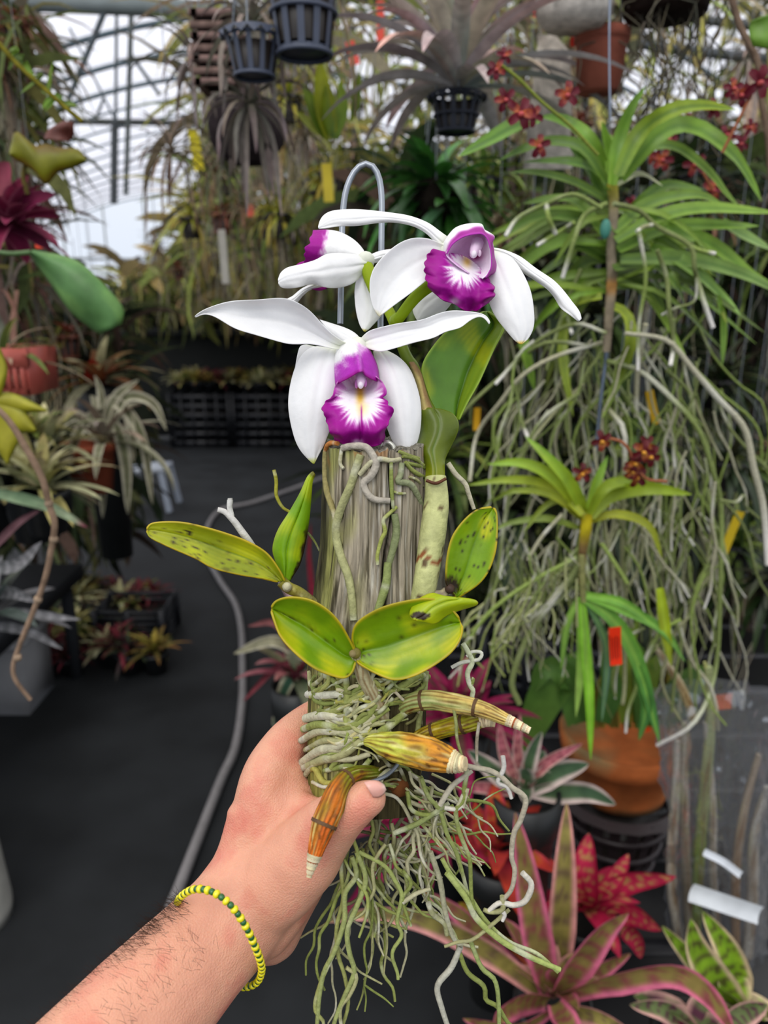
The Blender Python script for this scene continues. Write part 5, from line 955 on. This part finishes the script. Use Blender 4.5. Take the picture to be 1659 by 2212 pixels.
for i in range(34):      # low group on the floor, left middle
    x, y = U(110, 345), U(1230, 1400); a = G(x, y + 60); k = ['red', 'green', 'yellow', 'cream', 'dark', 'red', 'green'][i % 7]; put(k, (a.x, a.y, 0), KD[k] + ' bromeliad on the floor, left of the hose', KD[k] + ' bromeliads on the floor at left', U(.7, 1.15))
mb = MB(); a = G(300, 1370); crate('small black crate on the floor at left, with red plants behind it', (a.x, a.y, 0), (.16, .12, .09), (24, 26, 32))
# stand, clay pot with striped bromeliad
a = G(345, 1095); o = thing('plastic_stand', 'grey-white plastic stand with splayed legs beside the striped bromeliad', 'stand', (a.x, a.y, 0)); zt = Q(345, 1010, a.y).z
mb = MB(); mb.box((a.x - .08, a.y, zt), (.17, .14, .02), (176, 182, 192)); mb.build('seat', PLAST, o)
for dx, dy in ((.07, -.12), (-.22, -.12), (.07, .12), (-.22, .12)): mb = MB(); mb.tube([V((a.x + dx, a.y + dy, zt)), V((a.x + dx * 1.4 + .02, a.y + dy * 1.2, .0))], .024, (168, 176, 190), 6, 2); mb.build('leg', PLAST, o)
st = lambda: lcol((110, 116, 84), (120, 116, 90), edge=(206, 200, 176), ew=.34)
brom('grey-striped bromeliad with long drooping leaves in a clay pot at left', 225, 960, 2.3, [([(225, 950), (240, 870), (280, 900), (290, 1000)], 14, st), ([(225, 950), (260, 880), (310, 950), (330, 1090)], 13, st), ([(220, 960), (200, 900), (160, 960), (150, 1060)], 12, st), ([(222, 950), (215, 880), (225, 1000), (222, 1120)], 16, st), ([(225, 950), (250, 920), (272, 1000), (276, 1110)], 13, st), ([(230, 940), (270, 860), (330, 870), (360, 930)], 12, st), ([(225, 940), (220, 850), (205, 810)], 12, st), ([(225, 940), (250, 860), (300, 820)], 12, st), ([(215, 950), (170, 900), (120, 930)], 12, st)],
     dict(n=16, L=.3, w=.018, e0=80, e1=10, droop=1.4, cols=[st, GC((120, 110, 96), (150, 130, 120))]), potc=None, zb=.9)
c = Q(200, 1060, 2.3); o = thing('clay_pot', 'brown clay pot beneath the grey-striped bromeliad', 'pot', c); pot('pot_body', c, .085, .16, (134, 66, 44), CLAY, o)
brom('striped bromeliad with a red flower head behind the grey-striped one', 215, 830, 2.8, [([(215, 830), (205, 800), (200, 775)], 22, GC((150, 40, 24), (170, 50, 30)))], dict(n=20, L=.34, w=.022, e0=75, e1=0, droop=1.2, cols=[GC((110, 110, 80), (160, 150, 120)), GC((150, 80, 50), (120, 100, 60))]), zb=.6, potr=.08)
brom('striped bromeliad behind the post, lower left', 640, 1470, 1.9, [([(650, 1440), (600, 1350), (535, 1352)], 10, GC((140, 80, 80), (150, 90, 90))), ([(660, 1420), (590, 1385), (505, 1412)], 13, lambda: lcol((120, 116, 90), (150, 146, 120), edge=(196, 190, 170))), ([(660, 1430), (600, 1440), (525, 1515)], 7, GC((110, 50, 60), (120, 60, 66))), ([(660, 1440), (620, 1480), (590, 1570)], 15, lambda: lcol((56, 90, 70), (60, 90, 70), edge=(196, 190, 160), ew=.3)), ([(648, 1450), (650, 1340), (615, 1265), (588, 1228)], 12, GC((150, 40, 70), (200, 180, 170))), ([(680, 1500), (640, 1520), (610, 1580)], 14, lambda: lcol((56, 90, 70), (60, 90, 70), edge=(206, 196, 166), ew=.3)), ([(650, 1450), (676, 1330), (668, 1200), (672, 1130)], 8, GC((130, 30, 60), (150, 50, 60)))],
     dict(n=16, L=.25, w=.02, e0=80, e1=20, droop=.9, cols=[GC((120, 40, 60), (150, 100, 96)), GC((80, 96, 70), (170, 160, 130))]), zb=0, potr=.07)
# ---- left edge
def pleaf(mb, L, Rr, Yd, c0, c1, cup=.02, n=16, m=8):
    L = rs([V((a, b, 0)) for a, b in L], n); Rr = rs([V((a, b, 0)) for a, b in Rr], n); sd = U(0, 30)
    mb.grid([[Q(*(L[i].lerp(Rr[i], j / m)).xy, Yd + cup * .5 * ((2 * j / m - 1) ** 2) + cup * .15 * math.sin(i * .4)) for j in range(m + 1)] for i in range(n + 1)], lambda t, s, p: mixc(c0, c1, ss(.25, .5, abs(s - .5) + .3 * nz(t * 4, s * 4, sd)) if True else 0))
o = thing('fern', 'hanging fern with broad lobed olive and brown leaves at the upper left', 'fern', Q(60, 420, 1.5)); mb = MB()
pleaf(mb, [(20, 332), (24, 310), (36, 284), (74, 314), (100, 311), (128, 319), (168, 322), (187, 345)], [(20, 334), (34, 346), (52, 356), (76, 372), (100, 398), (126, 372), (158, 362), (187, 348)], 1.45, (124, 124, 10), (118, 96, 16), .02, 30, 10)
pleaf(mb, [(95, 300), (105, 280), (135, 262)], [(150, 306), (160, 290), (158, 262)], 1.5, (110, 60, 50), (120, 66, 56)); mb.build('broad_leaf', BLEAF, o, thick=.001)
mb = MB(); qtube(mb, [(60, 420), (50, 380), (60, 340)], .004, 1.47, (90, 80, 40)); mb.build('stem', BARK, o)
o = thing('staghorn_leaf', 'big pale green ribbed leaf hanging at the left edge below the purple bromeliad', 'leaf', Q(60, 540, 1.3)); mb = MB()
pleaf(mb, [(60, 545), (100, 600), (150, 670), (190, 705), (215, 722)], [(72, 540), (160, 560), (220, 610), (266, 665), (262, 700)], 1.3, (96, 140, 80), (120, 164, 90), .04, 20, 10); mb.build('blade', BLEAF, o, thick=.001); mb = MB(); qtube(mb, [(-30, 540), (20, 548), (66, 545)], .004, 1.3, (90, 120, 70)); mb.build('stem', BLEAF, o)
pu = lambda: lcol(vary((104, 26, 56), .25), vary((126, 44, 70), .25), edge=(146, 76, 96), ew=.1)
o = brom('dark purple bromeliad hanging at the left edge', 25, 480, 1.5, [([(20, 490), (60, 440), (120, 420)], 22, pu), ([(20, 480), (70, 460), (130, 470)], 18, pu), ([(20, 490), (60, 500), (110, 540)], 18, pu), ([(10, 480), (40, 420), (60, 380)], 26, pu), ([(0, 470), (0, 400), (20, 350)], 40, lambda: lcol((150, 90, 96), (130, 60, 76))), ([(20, 500), (50, 530), (60, 570)], 18, pu)], dict(n=34, L=.13, w=.016, e0=80, e1=-30, droop=.7, cols=[pu]), potc=None, zb=1.6)
yl = lambda: lcol((150, 150, 30), (176, 170, 50), mid=(120, 130, 30))
o = thing('yellow_leaved_plant', 'plant with broad pointed yellow-green leaves at the left edge above the brown vine', 'plant', Q(-10, 870, 1.2)); mb = MB()
for L_1, R_1 in [([(-20, 850), (30, 850), (104, 886)], [(-20, 880), (30, 890), (96, 890)]), ([(-20, 880), (20, 930), (75, 935)], [(-20, 860), (40, 875), (78, 925)]), ([(-30, 880), (-10, 960), (15, 1005)], [(10, 880), (50, 920), (18, 1000)]), ([(-20, 760), (-10, 800), (-20, 860)], [(0, 750), (16, 800), (0, 860)])]:
    pleaf(mb, L_1, R_1, 1.2, (170, 164, 40), (140, 140, 30), .015)
mb.build('foliage', BLEAF, o, thick=.001); mb = MB(); qtube(mb, [(-40, 880), (-20, 870), (0, 865)], .004, 1.21, (120, 110, 50)); mb.build('stem', BARK, o)
o = thing('hanging_basket', 'salmon-pink slotted plastic basket at the left edge', 'basket', Q(20, 840, 1.7)); mb = MB(); c = Q(15, 840, 1.7); 
for k in range(11):
    x = -.085 + .016 * k; mb.box((c.x + x, c.y - .07, c.z + .04), (.005, .004, .045), (176, 86, 74))
for s_ in (-1, 1):
    mb.box((c.x, c.y - .07 * -s_, c.z + .075), (.09, .006, .02), (186, 92, 80)); mb.box((c.x + .085 * s_, c.y, c.z + .045), (.005, .07, .05), (166, 78, 68))
mb.box((c.x, c.y, c.z), (.085, .07, .006), (170, 80, 70)); mb.box((c.x, c.y, c.z + .05), (.08, .064, .01), (50, 40, 30)); mb.build('slatted_body', PLAST, o)
mb = MB(); rosette(mb, c + V((0, 0, .06)), 20, .2, .01, 80, 0, 1.2, [GC((120, 110, 90), (150, 130, 110)), GC((80, 96, 50), (110, 120, 60))]); mb.build('foliage', GLEAF, o)
o = thing('vine', 'brown knobbly vine hanging down the left side', 'vine', Q(0, 880, 1.0)); mb = MB()
mb.tube([Q(x, y, 1.0) for x, y in [(-30, 860), (20, 910), (60, 975), (92, 1035), (106, 1090), (118, 1130), (112, 1180), (100, 1240), (84, 1290), (60, 1350), (40, 1400), (28, 1440), (34, 1470), (66, 1512)]], [.004, .0048, .0046, .0042, .0038, .003], (140, 116, 96), 8, 60)
for x, y in [(106, 1088), (116, 1165), (82, 1295), (38, 1420)]: mb.ball(Q(x, y, 1.0), .0065, (156, 134, 112))
mb.build('stem', BARK, o)
a = G(20, 1545); o = thing('planter', 'pale grey rectangular planter standing on the floor at the left edge', 'planter', (a.x, a.y, 0)); mb = MB(); mb.box((a.x - .06, a.y + .12, Q(30, 1400, a.y).z / 2), (.14, .12, Q(30, 1400, a.y).z / 2), (150, 150, 152)); mb.build('body', MATTE, o); mb = MB(); mb.box((a.x - .06, a.y + .12, Q(30, 1400, a.y).z + .01), (.155, .135, .012), (166, 166, 168)); mb.build('rim', MATTE, o)
a = G(10, 1985); o = thing('bucket', 'off-white rounded bucket at the lower left edge', 'bucket', (a.x - .09, a.y, 0)); zt = Q(0, 1650, a.y).z; mb = MB(); mb.lathe((a.x - .11, a.y, 0), [(.001, 0), (.12, 0), (.122, .03), (.11, zt * .5), (.085, zt * .95), (.07, zt), (.001, zt)], (176, 174, 166), 30); mb.build('body', PLAST, o); mb = MB(); mb.lathe((a.x - .11, a.y, zt), [(.001, .012), (.07, .012), (.076, .006), (.074, -.01)], (186, 184, 176), 30); mb.build('lid', PLAST, o)
sg = lambda: lcol((90, 92, 92), (110, 108, 110), band=(150, 148, 150))
brom('grey banded bromeliad with scaly leaves at the left edge above the planter', -20, 1330, 1.4, [([(-30, 1320), (60, 1325), (175, 1338)], 11, sg), ([(-30, 1350), (60, 1362), (135, 1402)], 11, sg), ([(-30, 1230), (40, 1220), (90, 1170)], 14, sg), ([(-20, 1190), (40, 1130), (90, 1100)], 9, lambda: lcol((110, 80, 84), (90, 60, 66))), ([(-30, 1060), (60, 1080), (120, 1100), (190, 1140)], 13, lambda: lcol((96, 120, 90), (150, 160, 130), tip=(120, 50, 70))), ([(-30, 1280), (30, 1280), (80, 1300)], 14, sg)], dict(n=20, L=.2, w=.016, e0=80, e1=0, droop=.6, cols=[sg, GC((70, 80, 70), (90, 96, 90))]), zb=.5, potc=None)
lb_ = thing('bench', 'dark bench along the left edge under the scaly bromeliads', 'bench', (-1.3, 2.2, 0)); mb = MB(); mb.box((-1.72, 2.15, .46), (.42, .85, .03), (34, 36, 40)); mb.build('bench_top', MATTE, lb_)
for y in (1.4, 2.9):
    for x in (-2.1, -1.34): mb = MB(); mb.box((x, y, .215), (.02, .02, .215), (40, 42, 46)); mb.build('leg', MATTE, lb_)
# ---- hanging pots and air plants at the top
gp = lambda: lcol(vary((138, 132, 128), .15), vary((128, 110, 106), .2))
c = Q(985, 285, 1.55); o = thing('air_plant', 'large spiky grey air plant in a small black hanging pot, top centre', 'air plant', c); mb = MB()
for k in range(3): pass
rosette(mb, c + V((0, 0, .07)), 50, .36, .017, 86, 8, 1.1, [lambda: lcol(vary((196, 194, 192), .1), vary((180, 168, 164), .15)), GC((180, 184, 166), (186, 170, 160)), GC((176, 170, 170), (190, 156, 150))], cup=.5, seg=12, jit=.12); mb.build('foliage', GLEAF, o)
mb = MB(); netpot(mb, c, .048, .055, (36, 40, 52), 14, 2); mb.build('net_pot', PLAST, o); wires(c + V((0, 0, .055)), .048, 3.0, o)
for (x, y, rr, hh, lb) in [(658, 118, .06, .115, 'tall black slotted hanging pot with scalloped rim at the top, centre left'), (550, 165, .045, .055, 'small black slotted hanging pot with scalloped rim under the spidery air plant')]:
    Yk = 1.35 if rr > .05 else 1.36; c = Q(x, y, Yk); o = thing('slotted_pot', lb, 'pot', c); mb = MB(); netpot(mb, c, rr, hh, (74, 80, 96), 12, 2 if rr > .05 else 1); mb.build('net_pot', PLAST, o); wires(c + V((0, 0, hh)), rr, 3.0, o)
    if rr > .05:
        mb = MB(); rosette(mb, c + V((0, 0, hh)), 14, .18, .006, 80, 10, 1.2, [gp]); mb.build('foliage', GLEAF, o)
def spider(label, px, py, Y, n, L, w_, cols=None, e1=-40, droop=1.6, group=None):
    c = Q(px, py, Y); o = thing('air_plant', label, 'air plant', c, group); mb = MB(); rosette(mb, c, n, L, w_, 80, e1, droop, cols or [gp], cup=.4, seg=10, m=2, jit=.2); mb.build('foliage', GLEAF, o)
    mb = MB(); mb.tube([c, V((c.x, c.y, 3.0))], .0012, (120, 120, 124), 4, 2); mb.build('hanging_wire', WIRE, o); return o
spider('spidery grey-green air plant sprouting over the small black slotted pot', 545, 60, 1.45, 34, .17, .006, [GC((138, 142, 126), (150, 130, 126))])
spider('spidery grey air plant with drooping leaves, below the small black slotted pot', 540, 225, 1.5, 36, .20, .006, [GC((134, 132, 118), (128, 112, 108))], e1=-60)
spider('thin-leaved silver air plant at the top left of the slatted basket', 420, 130, 1.9, 30, .2, .005)
spider('fine brown air plant left of the yellow label', 370, 330, 2.0, 36, .2, .004, [GC((130, 120, 100), (120, 96, 84))])
spider('pale tuft of air plant below the yellow label, centre left', 480, 350, 2.1, 30, .16, .004, [GC((130, 140, 110), (120, 120, 90))])
c = Q(478, 118, 1.7); o = thing('slatted_basket', 'brown wooden slatted hanging basket behind the small black pot', 'basket', c); mb = MB()
for k in range(7):
    z = c.z - .06 + .02 * k; a_ = (k % 2)
    for s_ in (-1, 1): mb.box((c.x + (0 if a_ else s_ * .04), c.y + (s_ * .04 if a_ else 0), z), (.05 if a_ else .006, .006 if a_ else .05, .006), (122, 100, 92))
    if not a_: mb.box((c.x, c.y - .046, z), (.05, .004, .006), (126, 102, 96))
mb.box((c.x, c.y, c.z), (.038, .038, .058), (30, 24, 22)); mb.build('slats', BARK, o); wires(c + V((0, 0, .06)), .045, 3.0, o, 4)
c = Q(535, 310, 2.0); o = thing('coconut_pot', 'dark round hanging pot below the spidery air plants', 'pot', c); mb = MB(); mb.lathe(c + V((0, 0, -.05)), [(.001, 0), (.05, .005), (.09, .05), (.095, .09), (.08, .14), (.07, .14), (.001, .12)], (52, 44, 46), 24); mb.build('body', BARK, o); wires(c + V((0, 0, .08)), .08, 3, o)
c = Q(1240, 20, 1.5); o = thing('hanging_pot', 'pale grey round hanging pot at the top, right of centre', 'pot', c); mb = MB(); mb.lathe(c + V((0, 0, -.06)), [(.001, .03), (.05, .032), (.066, .05), (.07, .10), (.072, .16), (.065, .16), (.001, .14)], (206, 198, 188), 28); mb.build('body', CONC, o); wires(c + V((0, 0, .1)), .09, 3, o)
c = Q(1292, 200, 1.55); o = thing('hanging_pot', 'brown clay pot with a collared rim hanging behind the tall green crown', 'pot', c); pot('pot_body', c, .047, .10, (160, 92, 74), CLAY, o, taper=.85); wires(c + V((0, 0, .10)), .05, 3, o, th=.002)
o = thing('concrete_slab', 'rough pale concrete slab hanging between the air plant and the clay pot', 'slab', Q(1195, 190, 1.7)); mb = MB(); rows = []
for t in [i / 14 for i in range(15)]:
    y = 75 + 290 * t; x0 = 1160 - 30 * t + 8 * nz(t * 6, 1); x1 = 1200 + 35 * ss(0, .15, t) + 6 * nz(t * 6, 4); ring_ = []
    for x, dy in [(x0 + (x1 - x0) * k / 6, 0) for k in range(7)] + [(x1 - (x1 - x0) * k / 6, .05) for k in range(7)]: ring_.append(Q(x, y, 1.7 + dy + .008 * nz(x * .05, y * .05)))
    rows.append(ring_)
mb.grid(rows, (196, 188, 176), True); mb.cap(rows[0], (196, 188, 176)); mb.cap(rows[-1], (196, 188, 176)); mb.build('slab_body', CONC, o)
mb = MB(); mb.tube([Q(1190, 85, 1.72), Q(1192, -60, 1.72)], .0016, (120, 130, 140), 5, 2); mb.build('hanging_wire', WIRE, o)
c = Q(1440, 5, 1.5); o = thing('hanging_pot', 'dark pot at the top edge trailing thin dark roots', 'pot', c); mb = MB(); mb.lathe(c + V((0, 0, -.02)), [(.001, 0), (.07, 0), (.085, .08), (.09, .09), (.001, .085)], (44, 34, 30), 20); mb.build('body', BARK, o); mb = MB()
for k in range(40):
    p = c + V((U(-.08, .08), U(-.08, .08), -.01)); pts = [p]
    for i in range(6): p = p + V((U(-.035, .035), U(-.03, .03), -U(.01, .05))); pts.append(p)
    mb.tube(pts, .0014, vary((84, 80, 66), .2), 4, 10)
mb.build('roots', ROOT, o)
o = thing('twig', 'long brown twig hanging at the upper right edge', 'twig', Q(1630, 200, 1.3)); mb = MB(); qtube(mb, [(1570, -40), (1600, 60), (1635, 130), (1645, 220), (1659, 300), (1668, 420)], .005, 1.3, (120, 100, 84), 8); mb.build('stem', BARK, o)
o = thing('round_leaf', 'round light green leaf at the top right edge', 'leaf', Q(1660, 70, 1.2)); mb = MB(); pleaf(mb, [(1622, 45), (1618, 70), (1626, 100)], [(1690, 20), (1700, 70), (1690, 110)], 1.2, (110, 150, 50), (120, 160, 60)); mb.build('blade', BLEAF, o, thick=.001)
mb = MB(); qtube(mb, [(1690, 70), (1720, 20), (1740, -60)], .003, 1.2, (110, 130, 50)); mb.build('stem', BLEAF, o)
c = Q(940, 420, 1.9); o = thing('leafy_plant', 'bushy plant with glossy deep green leaves behind the wire hook', 'plant', c); mb = MB(); gl = GC((56, 110, 40), (76, 136, 54))
rosette(mb, c, 60, .24, .02, 80, -30, 1.5, [gl, GC((36, 74, 30), (50, 96, 40))], seg=8, m=4, jit=.25, shape=lambda x: math.sin(min(1, x * .95 + .05) * 3.0) ** .8 * (1 - .2 * x)); rosette(mb, c + V((.05, -.02, -.04)), 30, .26, .018, 20, -60, 1.2, [GC((70, 110, 70), (90, 130, 90)), gl], seg=8, shape=lambda x: math.sin(min(1, x * .95 + .05) * 3.0)); mb.build('foliage', LEAF, o)
wires(c, .04, 3, o); mb = MB(); mb.ball(c + V((0, 0, -.02)), (.07, .07, .06), (40, 34, 28), 10, 8); mb.build('root_ball', BARK, o)
o = thing('strap_plant', 'plant with broad upright yellow-green leaves below the tall black pot', 'plant', Q(712, 260, 1.6)); mb = MB()
for pts, w_, c0 in [([(715, 300), (700, 230), (690, 130)], 22, (122, 132, 10)), ([(712, 300), (680, 240), (655, 180)], 16, (70, 100, 14)), ([(718, 290), (712, 240), (705, 180)], 18, (96, 120, 14)), ([(722, 300), (740, 240), (735, 170)], 14, (90, 120, 30)), ([(712, 300), (670, 270), (640, 240)], 11, (130, 140, 60)), ([(765, 250), (772, 200), (778, 155)], 9, (80, 106, 20)), ([(760, 260), (766, 215), (762, 170)], 7, (110, 124, 20))]: qstrap(mb, pts, w_, 1.6, lcol(c0, mixc(c0, (190, 190, 20), .3)), 10)
mb.build('foliage', BLEAF, o); mb = MB(); qtube(mb, [(715, -60), (745, 60), (765, 150), (768, 250)], .003, 1.6, (130, 120, 90)); mb.build('stem', BARK, o)
o = thing('yellow_branch', 'slanting yellow-green branch across the upper left corner', 'branch', Q(0, 60, 1.4)); mb = MB(); qtube(mb, [(-30, 60), (20, 120), (60, 160), (105, 200), (150, 240), (178, 262)], .004, 1.4, (120, 112, 36)); mb.build('stem', BARK, o); mb = MB()
for k in range(10): x = 20 + 14 * k; y = 110 + 14 * k; qstrap(mb, [(x, y), (x + U(-25, 25), y + U(-30, 30)), (x + U(-40, 30), y + U(-60, 40))], 6, 1.4, GC((84, 110, 30), (100, 130, 30))(), 6)
mb.build('foliage', BLEAF, o)
# ---- filler: the dense jungle of hanging plants
def proto_air(cols, n, L, w_, e1, droop, cat='air plant', name='air_plant', potc=None, root=0):
    o = thing(name, 'x', cat, (0, 0, 0)); mb = MB(); rosette(mb, (0, 0, 0), n, L, w_, 80, e1, droop, cols, seg=7, m=2, jit=.3); mb.build('foliage', GLEAF if potc is None else BLEAF, o)
    if potc: mb = MB(); netpot(mb, (0, 0, -.08), .05, .08, potc, 10, 1); mb.build('net_pot', PLAST, o)
    mb = MB()
    for k in range(root):
        p = V((U(-.03, .03), U(-.03, .03), -.05)); pts = [p]; 
        for i in range(7): p = p + V((U(-.02, .02), U(-.02, .02), -U(.03, .07))); pts.append(p)
        mb.tube(pts, .0022, vary((140, 134, 112), .2), 4, 8)
    if root: mb.build('roots', ROOT, o)
    mb = MB(); mb.tube([V((0, 0, 0)), V((0, 0, .8))], .0014, (120, 124, 128), 4, 2); mb.build('hanging_wire', WIRE, o)
    return o
H = {'grey': (proto_air([GC((146, 142, 128), (150, 130, 122))], 40, .2, .005, -50, 1.5), 'wispy grey hanging air plant', 'wispy grey air plants'),
     'brown': (proto_air([GC((124, 104, 80), (130, 94, 76)), GC((150, 136, 106), (116, 100, 76))], 40, .18, .005, -60, 1.4, root=4), 'brownish tufted hanging air plant', 'brownish air plants'),
     'green': (proto_air([GC((100, 120, 46), (126, 138, 60)), GC((70, 96, 38), (96, 116, 50))], 40, .24, .010, -30, 1.4, 'plant', 'potted_orchid', (28, 30, 34), 5), 'dull green plant in a hanging net pot', 'green plants in net pots'),
     'yellow': (proto_air([GC((166, 158, 50), (186, 164, 60)), GC((120, 130, 44), (146, 146, 50))], 36, .2, .008, -30, 1.5, 'plant', 'potted_orchid', (40, 34, 32), 6), 'yellowish hanging plant with dangling roots', 'yellowish hanging plants'),
     'dark': (proto_air([GC((34, 50, 26), (48, 64, 32)), GC((44, 40, 30), (60, 70, 40))], 50, .24, .012, -50, 1.2, 'plant', 'leafy_plant', (24, 24, 26), 4), 'dark green leafy hanging plant', 'dark leafy hanging plants'),
     'rust': (proto_air([GC((120, 60, 50), (150, 80, 60)), GC((110, 90, 50), (130, 110, 60))], 32, .15, .009, -10, 1.1, 'bromeliad', 'bromeliad', (120, 66, 50), 4), 'small rusty red hanging bromeliad', 'rusty hanging bromeliads')}
usedh = set()
def puth(key, loc, scale, where):
    p, lb, gr = H[key]
    if key not in usedh: usedh.add(key); o = p; o.location = loc; o.rotation_euler = (0, 0, U(0, 6)); o.scale = (scale,) * 3
    else: o = copy_tree(p, loc, U(0, 6), scale)
    o['label'] = lb + ' ' + where; o['group'] = gr + ' ' + where
WIN = [(700, 960, 90, 290), (1000, 1060, 190, 290), (1330, 1600, 40, 240), (820, 900, 0, 150), (1380, 1500, 180, 330)]
def inwin(x, y, m=0): return any(a - m < x < b + m and c_ - m < y < d + m for a, b, c_, d in WIN)
def region(n, x0, x1, y0, y1, Y0, Y1, keys, where, s0=.8, s1=1.3):
    for k in range(n):
        x, y = U(x0, x1), U(y0, y1)
        if inwin(x, y, 30) and R() < .85: continue
        puth(random.choice(keys), Q(x, y, U(Y0, Y1)), U(s0, s1), where)
region(10, 450, 640, -20, 200, 2.6, 4, ['grey', 'grey', 'brown'], 'behind the slatted basket and black pots', .6, .9)
region(16, 450, 740, 150, 330, 2.4, 4, ['grey', 'brown', 'green', 'yellow'], 'above the wire hook, left', .6, .9)
region(34, 390, 860, 320, 500, 3.0, 5.5, ['yellow', 'green', 'brown', 'green', 'yellow', 'rust', 'grey'], 'left of the wire hook', .8, 1.2)
region(16, 720, 1100, 260, 520, 2.6, 4.2, ['brown', 'green', 'yellow', 'rust', 'dark'], 'behind the white flowers', .7, 1.1)
region(20, 1050, 1659, -20, 330, 2.2, 3.8, ['grey', 'brown', 'brown', 'rust', 'green'], 'around the upper clay pot', .6, 1.0)
region(13, 900, 1280, 380, 640, 1.9, 3.4, ['dark', 'dark', 'green', 'brown', 'grey'], 'left of the tallest green crown')
region(10, 1380, 1700, 380, 640, 1.9, 3.4, ['dark', 'dark', 'green', 'brown', 'grey'], 'right of the tallest green crown')
region(13, 900, 1280, 640, 1100, 1.9, 3.4, ['dark', 'dark', 'green', 'brown', 'grey'], 'behind the tall green orchid leaf')
region(10, 1280, 1700, 640, 1100, 1.9, 3.4, ['dark', 'dark', 'green', 'brown', 'grey'], 'behind the root curtain')
region(16, 1050, 1700, 1000, 1420, 1.8, 2.6, ['dark', 'dark', 'green'], 'low behind the right-hand clay pot', .8, 1.2)
region(9, -60, 40, 20, 250, 1.9, 3, ['grey', 'brown', 'green', 'yellow', 'rust'], 'in the upper left corner', .6, .9)
region(8, -60, 110, 560, 700, 2.2, 3, ['brown', 'green', 'dark'], 'at the left edge behind the pink basket', .7, 1)
region(14, -20, 300, 640, 860, 3.0, 4.5, ['dark', 'green', 'yellow', 'dark', 'rust'], 'behind the grey-striped bromeliad', .7, 1.0)
region(16, 330, 900, 520, 620, 5.5, 8, ['yellow', 'green', 'rust', 'brown', 'yellow'], 'at the far end of the aisle', 1.0, 1.5)
for k in range(20): x = U(-60, 120); a = Q(x, U(1000, 1180), U(1.6, 2.4)); kk = ['dark', 'green', 'cream', 'dark'][k % 4]; put(kk, (a.x, a.y, a.z if a.z > .6 else .5), KD[kk] + ' bromeliad crowded on the dark bench at the left edge', KD[kk] + ' bromeliads on the left bench', U(.9, 1.3))
for k in range(30):      # back benches
    kk = ['green', 'yellow', 'red', 'cream', 'yellow'][k % 5]; put(kk, (U(-3.2, 1.2), U(8.6, 9.3), 1.23), KD[kk] + ' bromeliad on the back bench beyond the black crates', KD[kk] + ' bromeliads on the back bench', U(1.0, 1.6))
o = thing('bench', 'dark back bench beyond the black crates at the end of the aisle', 'bench', (-.6, 9.2, 0)); mb = MB(); mb.box((-.9, 9.0, 1.2), (2.6, .5, .03), (30, 32, 32)); mb.build('bench_top', MATTE, o); mb = MB(); mb.box((-.9, 8.56, .6), (2.6, .015, .57), (22, 24, 22)); mb.build('added_dark_panel', MATTE, o)  # added dark panel standing in for the gloom below the bench top
for x in (-3.4, -.9, 1.6): mb = MB(); mb.box((x, 9.0, .58), (.04, .4, .58), (30, 32, 32)); mb.build('leg', MATTE, o)
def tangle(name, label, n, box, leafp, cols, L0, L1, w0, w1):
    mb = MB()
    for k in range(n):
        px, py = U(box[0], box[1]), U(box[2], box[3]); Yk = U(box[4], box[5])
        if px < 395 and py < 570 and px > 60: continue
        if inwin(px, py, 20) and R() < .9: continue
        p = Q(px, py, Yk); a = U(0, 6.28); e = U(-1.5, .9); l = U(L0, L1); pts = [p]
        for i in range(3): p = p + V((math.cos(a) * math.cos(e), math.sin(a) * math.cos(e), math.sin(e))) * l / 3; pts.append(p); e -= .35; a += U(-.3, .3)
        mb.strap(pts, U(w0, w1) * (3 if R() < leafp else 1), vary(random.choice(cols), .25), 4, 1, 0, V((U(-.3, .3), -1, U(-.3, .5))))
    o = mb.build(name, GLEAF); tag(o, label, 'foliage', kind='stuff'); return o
tangle('background_foliage', 'mass of grey-brown and green twiggy growth hanging behind the plants', 3800, (430, 1750, -30, 560, 4.2, 6), .12, [(150, 134, 114), (130, 112, 90), (128, 132, 66), (170, 160, 92), (90, 84, 66), (136, 146, 74)], .25, .7, .006, .014)
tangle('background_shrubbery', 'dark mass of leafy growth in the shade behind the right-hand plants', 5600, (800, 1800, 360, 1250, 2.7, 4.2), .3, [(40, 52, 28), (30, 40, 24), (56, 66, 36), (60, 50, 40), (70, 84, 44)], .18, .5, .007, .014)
tangle('aisle_undergrowth', 'shaded leafy growth along the left and end of the aisle', 2200, (260, 900, 480, 660, 7.5, 9.5), .3, [(96, 104, 50), (76, 78, 46), (146, 148, 74), (120, 100, 70), (166, 152, 96)], .25, .6, .010, .02)
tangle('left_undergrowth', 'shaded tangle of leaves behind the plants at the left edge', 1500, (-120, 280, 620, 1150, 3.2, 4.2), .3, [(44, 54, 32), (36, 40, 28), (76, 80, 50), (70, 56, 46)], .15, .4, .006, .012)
tangle('upper_left_growth', 'grey and green tangled growth filling the upper left corner', 700, (-80, 62, -20, 640, 2.0, 3.0), .15, [(110, 104, 90), (96, 96, 50), (120, 90, 80), (70, 80, 40)], .15, .35, .004, .008)
